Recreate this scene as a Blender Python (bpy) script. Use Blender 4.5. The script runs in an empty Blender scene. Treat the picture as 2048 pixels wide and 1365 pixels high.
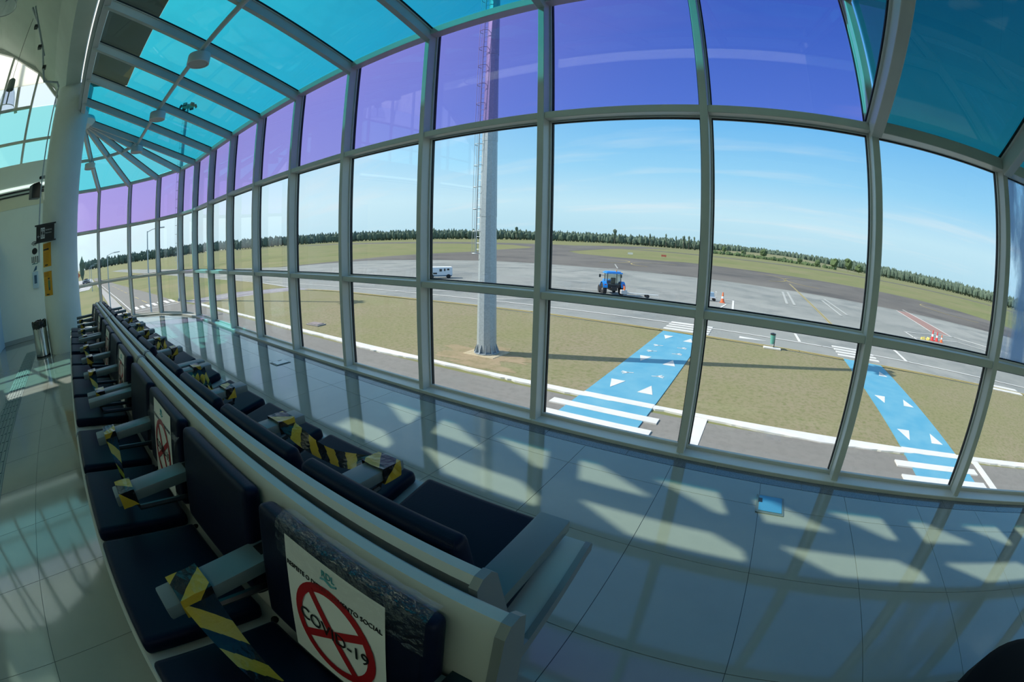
import bpy, bmesh, math, random
from mathutils import Vector, Matrix
from mathutils.geometry import tessellate_polygon

random.seed(7)
sc = bpy.context.scene
COL = sc.collection
PI = math.pi

# ------------------------------------------------------------------ camera
# metres; floor z = 0, x along the glass wall, +y towards it
cam_d = bpy.data.cameras.new('camera')
cam = bpy.data.objects.new('camera', cam_d)
COL.objects.link(cam)
sc.camera = cam
YAW, PITCH, ROLL = 0.55125928, -0.23647149, 0.02058492
cy, sy, cp, sp, cr, sr = (math.cos(YAW), math.sin(YAW), math.cos(PITCH), math.sin(PITCH), math.cos(ROLL), math.sin(ROLL))
FW = Vector((-sy * cp, cy * cp, sp))
RT = Vector((cy, sy, 0))
UP = RT.cross(FW)
RR = cr * RT + sr * UP
UU = -sr * RT + cr * UP
m = Matrix.Identity(4)
for i in range(3):
    m[i][0], m[i][1], m[i][2] = RR[i], UU[i], -FW[i]
m[2][3] = 1.33
cam.matrix_world = m
cam_d.type = 'PANO'
cam_d.sensor_width = 36.0
cam_d.sensor_fit = 'HORIZONTAL'
cam_d.clip_start = 0.02
cam_d.clip_end = 5000
cam_d.panorama_type = 'FISHEYE_EQUISOLID'
cam_d.fisheye_lens = 15.5137
cam_d.fisheye_fov = 3.6

# ------------------------------------------------------------------ light, sky, exposure
SUN_H = Vector((0.913, 0.408, 0))            # the way the light travels over the ground
KS = 1.05                                    # ground metres travelled per metre of fall
sun_dir = Vector((SUN_H.x * KS, SUN_H.y * KS, -1)).normalized()
sd = bpy.data.lights.new('sun', 'SUN')
sd.energy = 5.6
sd.angle = math.radians(0.4)
sd.color = (1.0, 0.95, 0.86)
sun = bpy.data.objects.new('sun', sd)
COL.objects.link(sun)
sun.rotation_euler = sun_dir.to_track_quat('-Z', 'Y').to_euler()

sc.view_settings.view_transform = 'Standard'
sc.view_settings.look = 'None'
sc.view_settings.gamma = 1.0
sc.view_settings.use_curve_mapping = False
sc.view_settings.exposure = 0.0
sc.cycles.use_denoising = True
sc.cycles.max_bounces = 10
sc.cycles.transparent_max_bounces = 24
sc.cycles.caustics_reflective = False
sc.cycles.caustics_refractive = False
sc.cycles.sample_clamp_indirect = 4.0


class NT:
    """small helper to write node trees"""
    def __init__(s, tree):
        s.t = tree
        tree.nodes.clear()

    def n(s, typ, **kw):
        nd = s.t.nodes.new(typ)
        for k, v in kw.items():
            setattr(nd, k, v)
        return nd

    def l(s, a, b):
        s.t.links.new(a, b)

    def val(s, sock, v):
        if hasattr(v, 'is_linked') or isinstance(v, bpy.types.NodeSocket):
            s.l(v, sock)
        else:
            sock.default_value = v

    def math(s, op, a, b=0.0, c=None, clamp=False):
        nd = s.n('ShaderNodeMath', operation=op)
        nd.use_clamp = clamp
        s.val(nd.inputs[0], a)
        s.val(nd.inputs[1], b)
        if c is not None:
            s.val(nd.inputs[2], c)
        return nd.outputs[0]

    def ramp(s, fac, stops):
        nd = s.n('ShaderNodeValToRGB')
        s.val(nd.inputs[0], fac)
        e = nd.color_ramp.elements
        while len(e) < len(stops):
            e.new(0.5)
        for el, (p, c) in zip(e, stops):
            el.position = p
            el.color = (*c, 1) if len(c) == 3 else c
        return nd.outputs[0]

    def mix(s, fac, a, b):
        nd = s.n('ShaderNodeMix', data_type='RGBA')
        s.val(nd.inputs[0], fac)
        s.val(nd.inputs[6], a if not isinstance(a, tuple) else (*a, 1))
        s.val(nd.inputs[7], b if not isinstance(b, tuple) else (*b, 1))
        return nd.outputs[2]

    def noise(s, vec, scale, detail=3, rough=0.5):
        nd = s.n('ShaderNodeTexNoise')
        nd.inputs['Scale'].default_value = scale
        nd.inputs['Detail'].default_value = detail
        nd.inputs['Roughness'].default_value = rough
        if vec is not None:
            s.l(vec, nd.inputs['Vector'])
        return nd.outputs[0]


w = bpy.data.worlds.new('sky')
sc.world = w
w.use_nodes = True
T = NT(w.node_tree)
tc = T.n('ShaderNodeTexCoord')
sep = T.n('ShaderNodeSeparateXYZ')
T.l(tc.outputs['Generated'], sep.inputs[0])
Z = sep.outputs[2]
zz = T.math('ADD', T.math('MULTIPLY', Z, 0.8), 0.1)
grad = T.ramp(zz, [(0.0, (0.30, 0.36, 0.34)), (0.099, (0.42, 0.52, 0.55)), (0.105, (0.52, 0.80, 0.95)), (0.165, (0.60, 0.88, 1.02)),
                   (0.235, (0.34, 0.72, 1.02)), (0.33, (0.18, 0.55, 0.98)), (0.58, (0.055, 0.27, 0.70)), (0.9, (0.035, 0.18, 0.52))])
dotn = T.n('ShaderNodeVectorMath', operation='DOT_PRODUCT')
T.l(tc.outputs['Generated'], dotn.inputs[0])
dotn.inputs[1].default_value = -sun_dir
glow = T.math('POWER', T.math('MAXIMUM', dotn.outputs[1], 0.0), 2.0)
sky1 = T.mix(T.math('MULTIPLY', glow, 0.95, clamp=True), grad, (1.15, 1.25, 1.25))
# thin high cloud
den = T.math('ADD', T.math('MAXIMUM', Z, 0.0), 0.10)
cx = T.math('DIVIDE', sep.outputs[0], den)
cyy = T.math('DIVIDE', sep.outputs[1], den)
comb = T.n('ShaderNodeCombineXYZ')
T.l(T.math('MULTIPLY', cx, 0.30), comb.inputs[0])
T.l(T.math('MULTIPLY', T.math('ADD', cyy, T.math('MULTIPLY', cx, 0.12)), 1.15), comb.inputs[1])
cl = T.noise(comb.outputs[0], 1.15, 6, 0.55)
clm = T.ramp(cl, [(0.52, (0, 0, 0)), (0.78, (1, 1, 1))])
zm = T.ramp(Z, [(0.01, (0.2, 0.2, 0.2)), (0.07, (1, 1, 1)), (0.20, (0.75, 0.75, 0.75)), (0.45, (0.12, 0.12, 0.12))])
mm = T.n('ShaderNodeMath', operation='MULTIPLY')
T.l(clm, mm.inputs[0])
T.l(zm, mm.inputs[1])
sky2 = T.mix(T.math('MULTIPLY', mm.outputs[0], 0.9), sky1, (0.80, 0.92, 1.0))
bg = T.n('ShaderNodeBackground')
T.l(sky2, bg.inputs[0])
bg.inputs[1].default_value = 1.0
wo = T.n('ShaderNodeOutputWorld')
T.l(bg.outputs[0], wo.inputs[0])

# ------------------------------------------------------------------ materials
MATS = {}


def mat(name, col, rough=0.5, metal=0.0, spec=0.5, var=0.0, vscale=8.0, bump=0.0, bscale=60.0, coat=0.0, col2=None, obj_space=True, emit=None):
    if name in MATS:
        return MATS[name]
    mt = bpy.data.materials.new(name)
    mt.use_nodes = True
    t = NT(mt.node_tree)
    p = t.n('ShaderNodeBsdfPrincipled')
    o = t.n('ShaderNodeOutputMaterial')
    t.l(p.outputs[0], o.inputs[0])
    p.inputs['Roughness'].default_value = rough
    p.inputs['Metallic'].default_value = metal
    p.inputs['Specular IOR Level'].default_value = spec
    p.inputs['Coat Weight'].default_value = coat
    co = t.n('ShaderNodeTexCoord').outputs['Object'] if obj_space else t.n('ShaderNodeNewGeometry').outputs['Position']
    if var or col2:
        c2 = col2 or tuple(max(0, c * (1 - var)) for c in col)
        nz = t.noise(co, vscale, 5, 0.6)
        f = t.ramp(nz, [(0.35, (0, 0, 0)), (0.65, (1, 1, 1))])
        t.l(t.mix(f, col, c2), p.inputs['Base Color'])
    else:
        p.inputs['Base Color'].default_value = (*col, 1)
    if bump:
        b = t.n('ShaderNodeBump')
        b.inputs['Strength'].default_value = bump
        b.inputs['Distance'].default_value = 0.01
        t.l(t.noise(co, bscale, 4), b.inputs['Height'])
        t.l(b.outputs[0], p.inputs['Normal'])
    if emit:
        p.inputs['Emission Color'].default_value = (*emit[0], 1)
        p.inputs['Emission Strength'].default_value = emit[1]
    MATS[name] = mt
    return mt


def glass(name, tint, base=0.035, grz=0.55, dirt=None, dscale=2.0):
    """thin architectural glass: tinted see-through plus mirror reflection (each pane has two faces)"""
    mt = bpy.data.materials.new(name)
    mt.use_nodes = True
    t = NT(mt.node_tree)
    o = t.n('ShaderNodeOutputMaterial')
    tr = t.n('ShaderNodeBsdfTransparent')
    tr.inputs[0].default_value = (*[math.sqrt(c) for c in tint], 1)
    gl = t.n('ShaderNodeBsdfGlossy')
    gl.inputs['Roughness'].default_value = 0.0
    lw = t.n('ShaderNodeLayerWeight')
    lw.inputs[0].default_value = 0.5
    f = t.math('ADD', t.math('MULTIPLY', t.math('POWER', lw.outputs['Facing'], 5.0), grz), base, clamp=True)
    mx = t.n('ShaderNodeMixShader')
    t.l(f, mx.inputs[0])
    t.l(tr.outputs[0], mx.inputs[1])
    t.l(gl.outputs[0], mx.inputs[2])
    out = mx.outputs[0]
    if dirt:
        col, amt, lo, hi = dirt
        co = t.n('ShaderNodeTexCoord').outputs['Object']
        mp = t.n('ShaderNodeMapping')
        mp.inputs['Scale'].default_value = (1.0, 1.0, 0.25)
        t.l(co, mp.inputs[0])
        nz = t.noise(mp.outputs[0], dscale, 6, 0.65)
        ff = t.ramp(nz, [(lo, (0, 0, 0)), (hi, (amt, amt, amt))])
        df = t.n('ShaderNodeBsdfTranslucent')
        df.inputs[0].default_value = (*col, 1)
        d2 = t.n('ShaderNodeBsdfDiffuse')
        d2.inputs[0].default_value = (*col, 1)
        ad = t.n('ShaderNodeMixShader')
        t.l(df.outputs[0], ad.inputs[1])
        t.l(d2.outputs[0], ad.inputs[2])
        m2 = t.n('ShaderNodeMixShader')
        t.l(ff, m2.inputs[0])
        t.l(out, m2.inputs[1])
        t.l(ad.outputs[0], m2.inputs[2])
        out = m2.outputs[0]
    t.l(out, o.inputs[0])
    MATS[name] = mt
    return mt


FRAME = mat('frame_paint', (0.62, 0.62, 0.58), 0.35, 0.0, 0.5, var=0.06, vscale=3)
GASKET = mat('black_gasket', (0.012, 0.012, 0.013), 0.6)
G_CLEAR = glass('clear_glass', (0.98, 1.0, 1.0), 0.055, 0.5)
G_PURPLE = glass('violet_film_glass', (0.55, 0.37, 0.76), 0.05, 0.5)
G_TEAL = glass('teal_film_glass', (0.04, 0.55, 0.63), 0.035, 0.5, dirt=((0.35, 0.6, 0.62), 0.05, 0.45, 0.7))
G_TOP = glass('greenish_glass', (0.76, 0.93, 0.80), 0.03, 0.4)
G_FAN = glass('pale_teal_film_glass', (0.16, 0.68, 0.72), 0.035, 0.5)
G_HALL = glass('hall_teal_glass', (0.36, 0.78, 0.74), 0.035, 0.5)
G_DTEAL = glass('darkened_teal_glass', (0.03, 0.23, 0.21), 0.05, 0.5, dirt=((0.05, 0.25, 0.3), 0.05, 0.45, 0.7))  # tint darkened to stand for doubled glass and the deeper sky behind
G_CLOUD = glass('stained_glass', (0.80, 0.88, 0.95), 0.03, 0.5, dirt=((0.45, 0.62, 0.85), 0.75, 0.40, 0.55), dscale=3.0)
WALLM = mat('wall_plaster', (0.84, 0.90, 0.82), 0.7, var=0.04, vscale=1.2, bump=0.05)
CONC = mat('painted_concrete', (0.66, 0.72, 0.68), 0.7, var=0.08, vscale=1.5, bump=0.08, bscale=25)
VAULT = mat('vault_paint', (0.60, 0.66, 0.60), 0.75, var=0.12, vscale=0.7)
DARK = mat('dark_metal', (0.02, 0.022, 0.025), 0.4)
NAVY = mat('navy_vinyl', (0.002, 0.0045, 0.020), 0.48, spec=0.16, bump=0.05, bscale=220)
SHELL = mat('bench_aluminium', (0.46, 0.48, 0.46), 0.42, 0.15)
ALU = mat('brushed_aluminium', (0.13, 0.17, 0.18), 0.38, 0.1)
WHITE = mat('white_paint', (0.8, 0.8, 0.78), 0.5)
PAPER = mat('white_paper', (0.75, 0.76, 0.76), 0.6)
RED = mat('sign_red', (0.36, 0.006, 0.012), 0.5)
INK = mat('black_ink', (0.008, 0.008, 0.009), 0.5)
TEALINK = mat('teal_ink', (0.05, 0.33, 0.36), 0.5)
BLACK = mat('black_plastic', (0.008, 0.008, 0.009), 0.35)
GALV = mat('galvanised_steel', (0.44, 0.50, 0.54), 0.45, 0.35, var=0.2, vscale=12, bump=0.03, bscale=30)
STAINLESS = mat('polished_steel', (0.55, 0.56, 0.55), 0.12, 1.0)
LAMPW = mat('lamp_white', (0.62, 0.64, 0.61), 0.5)
ACRYL = glass('lamp_acrylic', (0.80, 0.84, 0.92), 0.08, 0.6)


def tile_mat():
    mt = bpy.data.materials.new('porcelain_tile')
    mt.use_nodes = True
    t = NT(mt.node_tree)
    p = t.n('ShaderNodeBsdfPrincipled')
    o = t.n('ShaderNodeOutputMaterial')
    t.l(p.outputs[0], o.inputs[0])
    geo = t.n('ShaderNodeNewGeometry')
    nz = t.noise(geo.outputs['Position'], 2.2, 6, 0.6)
    f = t.ramp(nz, [(0.3, (0, 0, 0)), (0.7, (1, 1, 1))])
    t.l(t.mix(f, (0.29, 0.305, 0.27), (0.26, 0.275, 0.245)), p.inputs['Base Color'])
    p.inputs['Roughness'].default_value = 0.07
    p.inputs['Specular IOR Level'].default_value = 0.9
    p.inputs['Specular Tint'].default_value = (0.62, 0.86, 1.0, 1)
    MATS['tile'] = mt
    return mt


TILE = tile_mat()


def floor_base_mat():
    mt = bpy.data.materials.new('floor_bed')
    mt.use_nodes = True
    t = NT(mt.node_tree)
    p = t.n('ShaderNodeBsdfPrincipled')
    o = t.n('ShaderNodeOutputMaterial')
    t.l(p.outputs[0], o.inputs[0])
    geo = t.n('ShaderNodeNewGeometry')
    mp = t.n('ShaderNodeMapping')
    mp.inputs['Location'].default_value = (0.335, -1.007, 0)
    t.l(geo.outputs['Position'], mp.inputs[0])
    br = t.n('ShaderNodeTexBrick')
    t.l(mp.outputs[0], br.inputs[0])
    br.offset = 0.0
    br.inputs['Color1'].default_value = (0.29, 0.305, 0.27, 1)
    br.inputs['Color2'].default_value = (0.27, 0.285, 0.255, 1)
    br.inputs['Mortar'].default_value = (0.05, 0.055, 0.05, 1)
    br.inputs['Scale'].default_value = 1.0
    br.inputs['Mortar Size'].default_value = 0.003
    br.inputs['Brick Width'].default_value = 0.5985
    br.inputs['Row Height'].default_value = 0.601
    t.l(br.outputs[0], p.inputs['Base Color'])
    p.inputs['Roughness'].default_value = 0.1
    return mt


GROUT = mat('grout', (0.03, 0.033, 0.03), 0.8)
FLOORBED = floor_base_mat()
GRANITE = mat('granite_strip', (0.16, 0.19, 0.22), 0.12, var=0.6, vscale=160)
TACT = mat('tactile_rubber', (0.10, 0.17, 0.165), 0.4, var=0.1, vscale=20)


def ground_mat(name, a, b, c, s1, s2, rough=0.95):
    mt = bpy.data.materials.new(name)
    mt.use_nodes = True
    t = NT(mt.node_tree)
    p = t.n('ShaderNodeBsdfPrincipled')
    o = t.n('ShaderNodeOutputMaterial')
    t.l(p.outputs[0], o.inputs[0])
    pos = t.n('ShaderNodeNewGeometry').outputs['Position']
    n1 = t.noise(pos, s1, 6, 0.65)
    n2 = t.noise(pos, s2, 5, 0.7)
    f1 = t.ramp(n1, [(0.38, (0, 0, 0)), (0.62, (1, 1, 1))])
    f2 = t.ramp(n2, [(0.46, (0, 0, 0)), (0.68, (1, 1, 1))])
    t.l(t.mix(f2, t.mix(f1, a, b), c), p.inputs['Base Color'])
    p.inputs['Roughness'].default_value = rough
    p.inputs['Specular IOR Level'].default_value = 0.15
    return mt


GRASS_NEAR = ground_mat('dry_lawn', (0.265, 0.225, 0.145), (0.235, 0.22, 0.115), (0.16, 0.17, 0.07), 0.13, 4.5)
GRASS_FAR = ground_mat('field_grass', (0.185, 0.195, 0.078), (0.225, 0.205, 0.105), (0.145, 0.17, 0.06), 0.012, 0.06)
CONCRETE = ground_mat('apron_concrete', (0.245, 0.255, 0.24), (0.31, 0.315, 0.295), (0.185, 0.20, 0.195), 0.035, 0.15)
ASPHALT = ground_mat('dark_asphalt', (0.13, 0.118, 0.108), (0.165, 0.152, 0.138), (0.085, 0.08, 0.078), 0.02, 0.06)
ROADM = ground_mat('road_asphalt', (0.205, 0.195, 0.178), (0.225, 0.215, 0.197), (0.185, 0.178, 0.162), 0.25, 3.0)
DIRT = ground_mat('pale_track', (0.33, 0.30, 0.23), (0.28, 0.26, 0.20), (0.23, 0.22, 0.155), 0.02, 0.1)
BARE = ground_mat('bare_soil', (0.34, 0.26, 0.165), (0.29, 0.235, 0.14), (0.22, 0.19, 0.10), 0.6, 2.0)
BLUEP = mat('blue_path_paint', (0.080, 0.310, 0.455), 0.8, obj_space=False, var=0.0, col2=(0.125, 0.35, 0.475), vscale=0.9)
PAINTW = mat('road_white', (0.70, 0.69, 0.66), 0.8, obj_space=False, col2=(0.60, 0.59, 0.565), vscale=1.0)
PAINTY = mat('road_yellow', (0.46, 0.37, 0.14), 0.8)
PAINTR = mat('apron_red', (0.31, 0.185, 0.155), 0.8)
PAINTPALE = mat('faded_white', (0.39, 0.395, 0.37), 0.85)


# ------------------------------------------------------------------ mesh helpers
class MB:
    def __init__(s):
        s.b = bmesh.new()

    def quad(s, *pts):
        return s.b.faces.new([s.b.verts.new(p) for p in pts])

    def box(s, x0, x1, y0, y1, z0, z1):
        v = [s.b.verts.new(p) for p in ((x0, y0, z0), (x1, y0, z0), (x1, y1, z0), (x0, y1, z0), (x0, y0, z1), (x1, y0, z1), (x1, y1, z1), (x0, y1, z1))]
        for f in ((3, 2, 1, 0), (4, 5, 6, 7), (0, 1, 5, 4), (1, 2, 6, 5), (2, 3, 7, 6), (3, 0, 4, 7)):
            s.b.faces.new([v[i] for i in f])
        return s

    def beam(s, a, b, wd, ht, up=(0, 0, 1), off=(0, 0)):
        """box along a-b; wd sideways, ht along up; off moves the section (side, up)"""
        a, b = Vector(a), Vector(b)
        d = (b - a).normalized()
        side = d.cross(Vector(up)).normalized()
        u = side.cross(d).normalized()
        v = []
        for p in (a, b):
            for i, j in ((-.5, -.5), (.5, -.5), (.5, .5), (-.5, .5)):
                v.append(s.b.verts.new(p + side * (i * wd + off[0]) + u * (j * ht + off[1])))
        for f in ((3, 2, 1, 0), (4, 5, 6, 7), (0, 1, 5, 4), (1, 2, 6, 5), (2, 3, 7, 6), (3, 0, 4, 7)):
            s.b.faces.new([v[i] for i in f])
        return s

    def tube(s, pts, r, n=8, r1=None):
        pts = [Vector(p) for p in pts]
        rings = []
        for k, p in enumerate(pts):
            d = (pts[min(k + 1, len(pts) - 1)] - pts[max(k - 1, 0)]).normalized()
            ref = Vector((0, 0, 1)) if abs(d.z) < 0.9 else Vector((1, 0, 0))
            a = d.cross(ref).normalized()
            b = d.cross(a)
            rr = r if r1 is None else r + (r1 - r) * k / (len(pts) - 1)
            rings.append([s.b.verts.new(p + (a * math.cos(2 * PI * i / n) + b * math.sin(2 * PI * i / n)) * rr) for i in range(n)])
        for A, B in zip(rings, rings[1:]):
            for i in range(n):
                s.b.faces.new((A[i], A[(i + 1) % n], B[(i + 1) % n], B[i]))
        s.b.faces.new(rings[0])
        s.b.faces.new(rings[-1][::-1])
        return s

    def lathe(s, prof, c=(0, 0, 0), n=20):
        """profile [(r,z)] turned about the vertical through c"""
        rings = []
        for r, z in prof:
            rings.append([s.b.verts.new((c[0] + max(r, 1e-4) * math.cos(2 * PI * i / n), c[1] + max(r, 1e-4) * math.sin(2 * PI * i / n), c[2] + z)) for i in range(n)])
        for A, B in zip(rings, rings[1:]):
            for i in range(n):
                s.b.faces.new((A[i], A[(i + 1) % n], B[(i + 1) % n], B[i]))
        return s

    def prism(s, pts, z0, z1):
        """flat polygon (any shape) given depth from z0 to z1"""
        tri = tessellate_polygon([[Vector((p[0], p[1], 0)) for p in pts]])
        lo = [s.b.verts.new((p[0], p[1], z0)) for p in pts]
        hi = [s.b.verts.new((p[0], p[1], z1)) for p in pts]
        for t in tri:
            s.b.faces.new([hi[i] for i in t])
        n = len(pts)
        for i in range(n):
            j = (i + 1) % n
            s.b.faces.new((lo[i], lo[j], hi[j], hi[i]))
        return s

    def sweep(s, prof, x0, x1):
        """closed profile [(y,z)] swept along x, capped"""
        A = [s.b.verts.new((x0, y, z)) for y, z in prof]
        B = [s.b.verts.new((x1, y, z)) for y, z in prof]
        n = len(prof)
        for i in range(n):
            j = (i + 1) % n
            s.b.faces.new((A[i], A[j], B[j], B[i]))
        tri = tessellate_polygon([[Vector((y, z, 0)) for y, z in prof]])
        for t in tri:
            s.b.faces.new([A[i] for i in t])
            s.b.faces.new([B[i] for i in t])
        return s

    def blob(s, c, r, sub=1, sq=(1, 1, 1), jit=0.0):
        ret = bmesh.ops.create_icosphere(s.b, subdivisions=sub, radius=1.0)
        for v in ret['verts']:
            k = 1 + random.uniform(-jit, jit)
            v.co = Vector((c[0] + v.co.x * r * sq[0] * k, c[1] + v.co.y * r * sq[1] * k, c[2] + v.co.z * r * sq[2] * k))
        return s

    def mesh(s, name, material, smooth=False, bevel=0.0, seg=2):
        bmesh.ops.recalc_face_normals(s.b, faces=s.b.faces[:])
        if bevel:
            ed = [e for e in s.b.edges if len(e.link_faces) == 2 and e.calc_face_angle(0) > 0.5]
            bmesh.ops.bevel(s.b, geom=ed, offset=bevel, segments=seg, profile=0.6, affect='EDGES')
        me = bpy.data.meshes.new(name)
        s.b.to_mesh(me)
        s.b.free()
        me.materials.append(material)
        if smooth:
            me.polygons.foreach_set('use_smooth', [True] * len(me.polygons))
            try:
                me.set_sharp_from_angle(angle=math.radians(40))
            except Exception:
                pass
        return me

    def build(s, name, material, parent=None, **kw):
        me = s.mesh(name, material, **kw)
        o = bpy.data.objects.new(name, me)
        COL.objects.link(o)
        if parent:
            o.parent = parent
        return o


_ib = bmesh.new()
bmesh.ops.create_icosphere(_ib, subdivisions=1, radius=1.0)
ICO_V = [tuple(v.co) for v in _ib.verts]
ICO_F = [tuple(v.index for v in f.verts) for f in _ib.faces]
_ib.free()


class LB:
    """light builder for very many blobs"""
    def __init__(s):
        s.v, s.f = [], []

    def blob(s, c, r, sub=1, sq=(1, 1, 1), jit=0.0):
        n = len(s.v)
        for x, y, z in ICO_V:
            k = 1 + random.uniform(-jit, jit)
            s.v.append((c[0] + x * sq[0] * k, c[1] + y * sq[1] * k, c[2] + z * sq[2] * k))
        s.f.extend([tuple(i + n for i in f) for f in ICO_F])

    def build(s, name, material):
        me = bpy.data.meshes.new(name)
        me.from_pydata(s.v, [], s.f)
        me.materials.append(material)
        o = bpy.data.objects.new(name, me)
        COL.objects.link(o)
        return o


def tag(o, label=None, cat=None, group=None, kind=None):
    for k, v in (('label', label), ('category', cat), ('group', group), ('kind', kind)):
        if v:
            o[k] = v
    return o


def empty(name, loc=(0, 0, 0), rz=0.0, **kw):
    o = bpy.data.objects.new(name, None)
    COL.objects.link(o)
    o.empty_display_size = 0.2
    o.location = loc
    o.rotation_euler = (0, 0, rz)
    return tag(o, **kw)


def put(name, me, parent=None, loc=(0, 0, 0), rot=(0, 0, 0)):
    o = bpy.data.objects.new(name, me)
    COL.objects.link(o)
    o.parent = parent
    o.location = loc
    o.rotation_euler = rot
    return o


def copy_tree(o, parent=None):
    c = o.copy()
    COL.objects.link(c)
    c.parent = parent
    for ch in list(o.children):
        copy_tree(ch, c)
    return c


def text_mesh(body, size, material, name='lettering', extrude=0.0006, align='CENTER'):
    cu = bpy.data.curves.new(name, 'FONT')
    cu.body = body
    cu.size = size
    cu.extrude = extrude
    cu.align_x = align
    cu.align_y = 'CENTER'
    cu.resolution_u = 3
    tmp = bpy.data.objects.new(name, cu)
    me = bpy.data.meshes.new_from_object(tmp)
    bpy.data.objects.remove(tmp)
    me.materials.clear()
    me.materials.append(material)
    return me


# ================================================================== THE SETTING
S = 1.108
YF = 2.623            # room face of the mullions
YG = 2.742            # glass plane
Z1, Z2, ZE = 0.935, 2.198, 3.20
YR, ZR = -0.19, 4.20  # ridge of the lean-to glass roof
HX, HY, RF = -9.18, -0.19, 2.80   # hub of the fan-shaped end and its radius


def mx(i):
    return (1.7364 - i) * S - 0.024


# plan positions (x, y, outward angle) of every mullion, right to left
XE = -11.97
MUL = [(mx(i), YF, 0.0) for i in range(-2, 11)]
FAN = [16.8, 35.8, 55.5, 75.0, 94.5]
for a in FAN:
    r = math.radians(a)
    MUL.append((HX - RF * math.sin(r), HY + RF * math.cos(r), r))
MUL.append((XE, -1.02, math.radians(92)))
I0 = 3                # MUL index of mullion 1, where the tall part begins


def outv(r):
    return Vector((-math.sin(r), math.cos(r), 0))


# ---- floor -------------------------------------------------------
arc = [(HX - (RF + 0.16) * math.sin(math.radians(a)), HY + (RF + 0.16) * math.cos(math.radians(a))) for a in range(0, 96, 8)]
fl = MB()
fl.prism([(9, YG + 0.03), (9, -11), (-12.2, -11), (-12.2, HY)] + arc[::-1] + [(HX, YG + 0.03)], -0.25, -0.004)
floor = tag(fl.build('floor', FLOORBED), 'polished pale grey porcelain floor of the waiting room', kind='structure')
TW, TH = 0.5985, 0.601
tile_me = {}


def tile(x0, x1, y0, y1, zt=0.0, material=None, nm='tile'):
    if x1 - x0 < 0.02 or y1 - y0 < 0.02:
        return
    key = (round(x1 - x0, 3), round(y1 - y0, 3), nm, zt)
    if key not in tile_me:
        b = MB()
        hx, hy = (x1 - x0) / 2 - 0.0015, (y1 - y0) / 2 - 0.0015
        b.box(-hx, hx, -hy, hy, -0.006, zt)
        tile_me[key] = b.mesh(nm, material or TILE)
    put(nm, tile_me[key], floor, ((x0 + x1) / 2, (y0 + y1) / 2, 0))


nt = 0
for i in range(-20, 5):
    x0 = -0.335 + i * TW
    for j in range(-7, 3):
        y0 = 1.007 + j * TH
        y1 = min(y0 + TH, 2.478)
        if j == 2:
            y0 = 2.209
        if j > 2:
            continue
        xm, ym = x0 + TW / 2, (y0 + y1) / 2
        if xm < HX and math.hypot(xm - HX, ym - HY) > RF - 0.35 and ym > HY:
            continue
        if xm > -0.6 and ym < -0.35 or xm > -1.9 and ym < -1.3 or xm > -5 and ym < -2.6 or xm < -11.3:
            continue
        if xm > -2.6 and ym < -1.9:
            continue
        tile(x0, x0 + TW, y0, y1)
        nt += 1
tile_me.clear()
for i in range(-15, 5):   # granite strip along the glass
    x0 = -0.05 + i * 0.60
    if x0 < HX:
        continue
    b = MB()
    b.box(x0 + .0015, x0 + .5985, 2.4795, 2.60, -0.006, 0.001)
    b.build('granite_slab', GRANITE, floor)
# tactile guide strip
b = MB()
b.box(-.124, .124, -.155, .155, -0.006, 0.003)
for k in range(5):
    b.box(-.115, .115, -.135 + k * .058, -.105 + k * .058, 0.003, 0.008)
tme = b.mesh('tactile_tile', TACT)
for i in range(30):
    put('tactile_tile', tme, floor, (-9.6 + i * 0.25, -1.455 + 0.004 * i, 0.001))

# ---- glass wall --------------------------------------------------
def mullion(parent, x, y, r, z0, z1):
    o = outv(r)
    p = Vector((x, y, 0))
    b = MB()
    b.beam(p + o * .050 + Vector((0, 0, z0)), p + o * .050 + Vector((0, 0, z1)), 0.05, 0.10, up=o)
    b.beam(p + o * .101 + Vector((0, 0, z0)), p + o * .101 + Vector((0, 0, z1)), 0.072, 0.022, up=o)
    b.build('mullion', FRAME, parent, bevel=0.003, seg=1)
    b = MB()
    b.beam(p + o * .122 + Vector((0, 0, z0)), p + o * .122 + Vector((0, 0, z1)), 0.086, 0.022, up=o)
    b.build('gasket', GASKET, parent)


def transom(parent, A, B, z, hh=0.05, name='transom'):
    d = (B - A).normalized()
    o = Vector((-d.y, d.x, 0)) if (Vector((-d.y, d.x, 0)).dot(Vector((A.x - HX, A.y - HY + 0.01, 0))) > 0) else Vector((d.y, -d.x, 0))
    a, bb = A + d * .025, B - d * .025
    q = MB()
    up = Vector((0, 0, z))
    q.beam(a + o * .055 + up, bb + o * .055 + up, 0.086, hh)
    q.beam(a + o * .103 + up, bb + o * .103 + up, 0.016, hh + .022)
    q.build(name, FRAME, parent, bevel=0.003, seg=1)
    q = MB()
    q.beam(a + o * .122 + up, bb + o * .122 + up, 0.02, hh + .036)
    q.build('gasket', GASKET, parent)
    return o


def pane(parent, A, B, o, z0, z1, material):
    q = MB()
    zc = (z0 + z1) / 2
    q.beam(A + o * .119 + Vector((0, 0, zc)), B + o * .119 + Vector((0, 0, zc)), 0.010, z1 - z0)
    return q.build('pane', material, parent)


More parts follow.
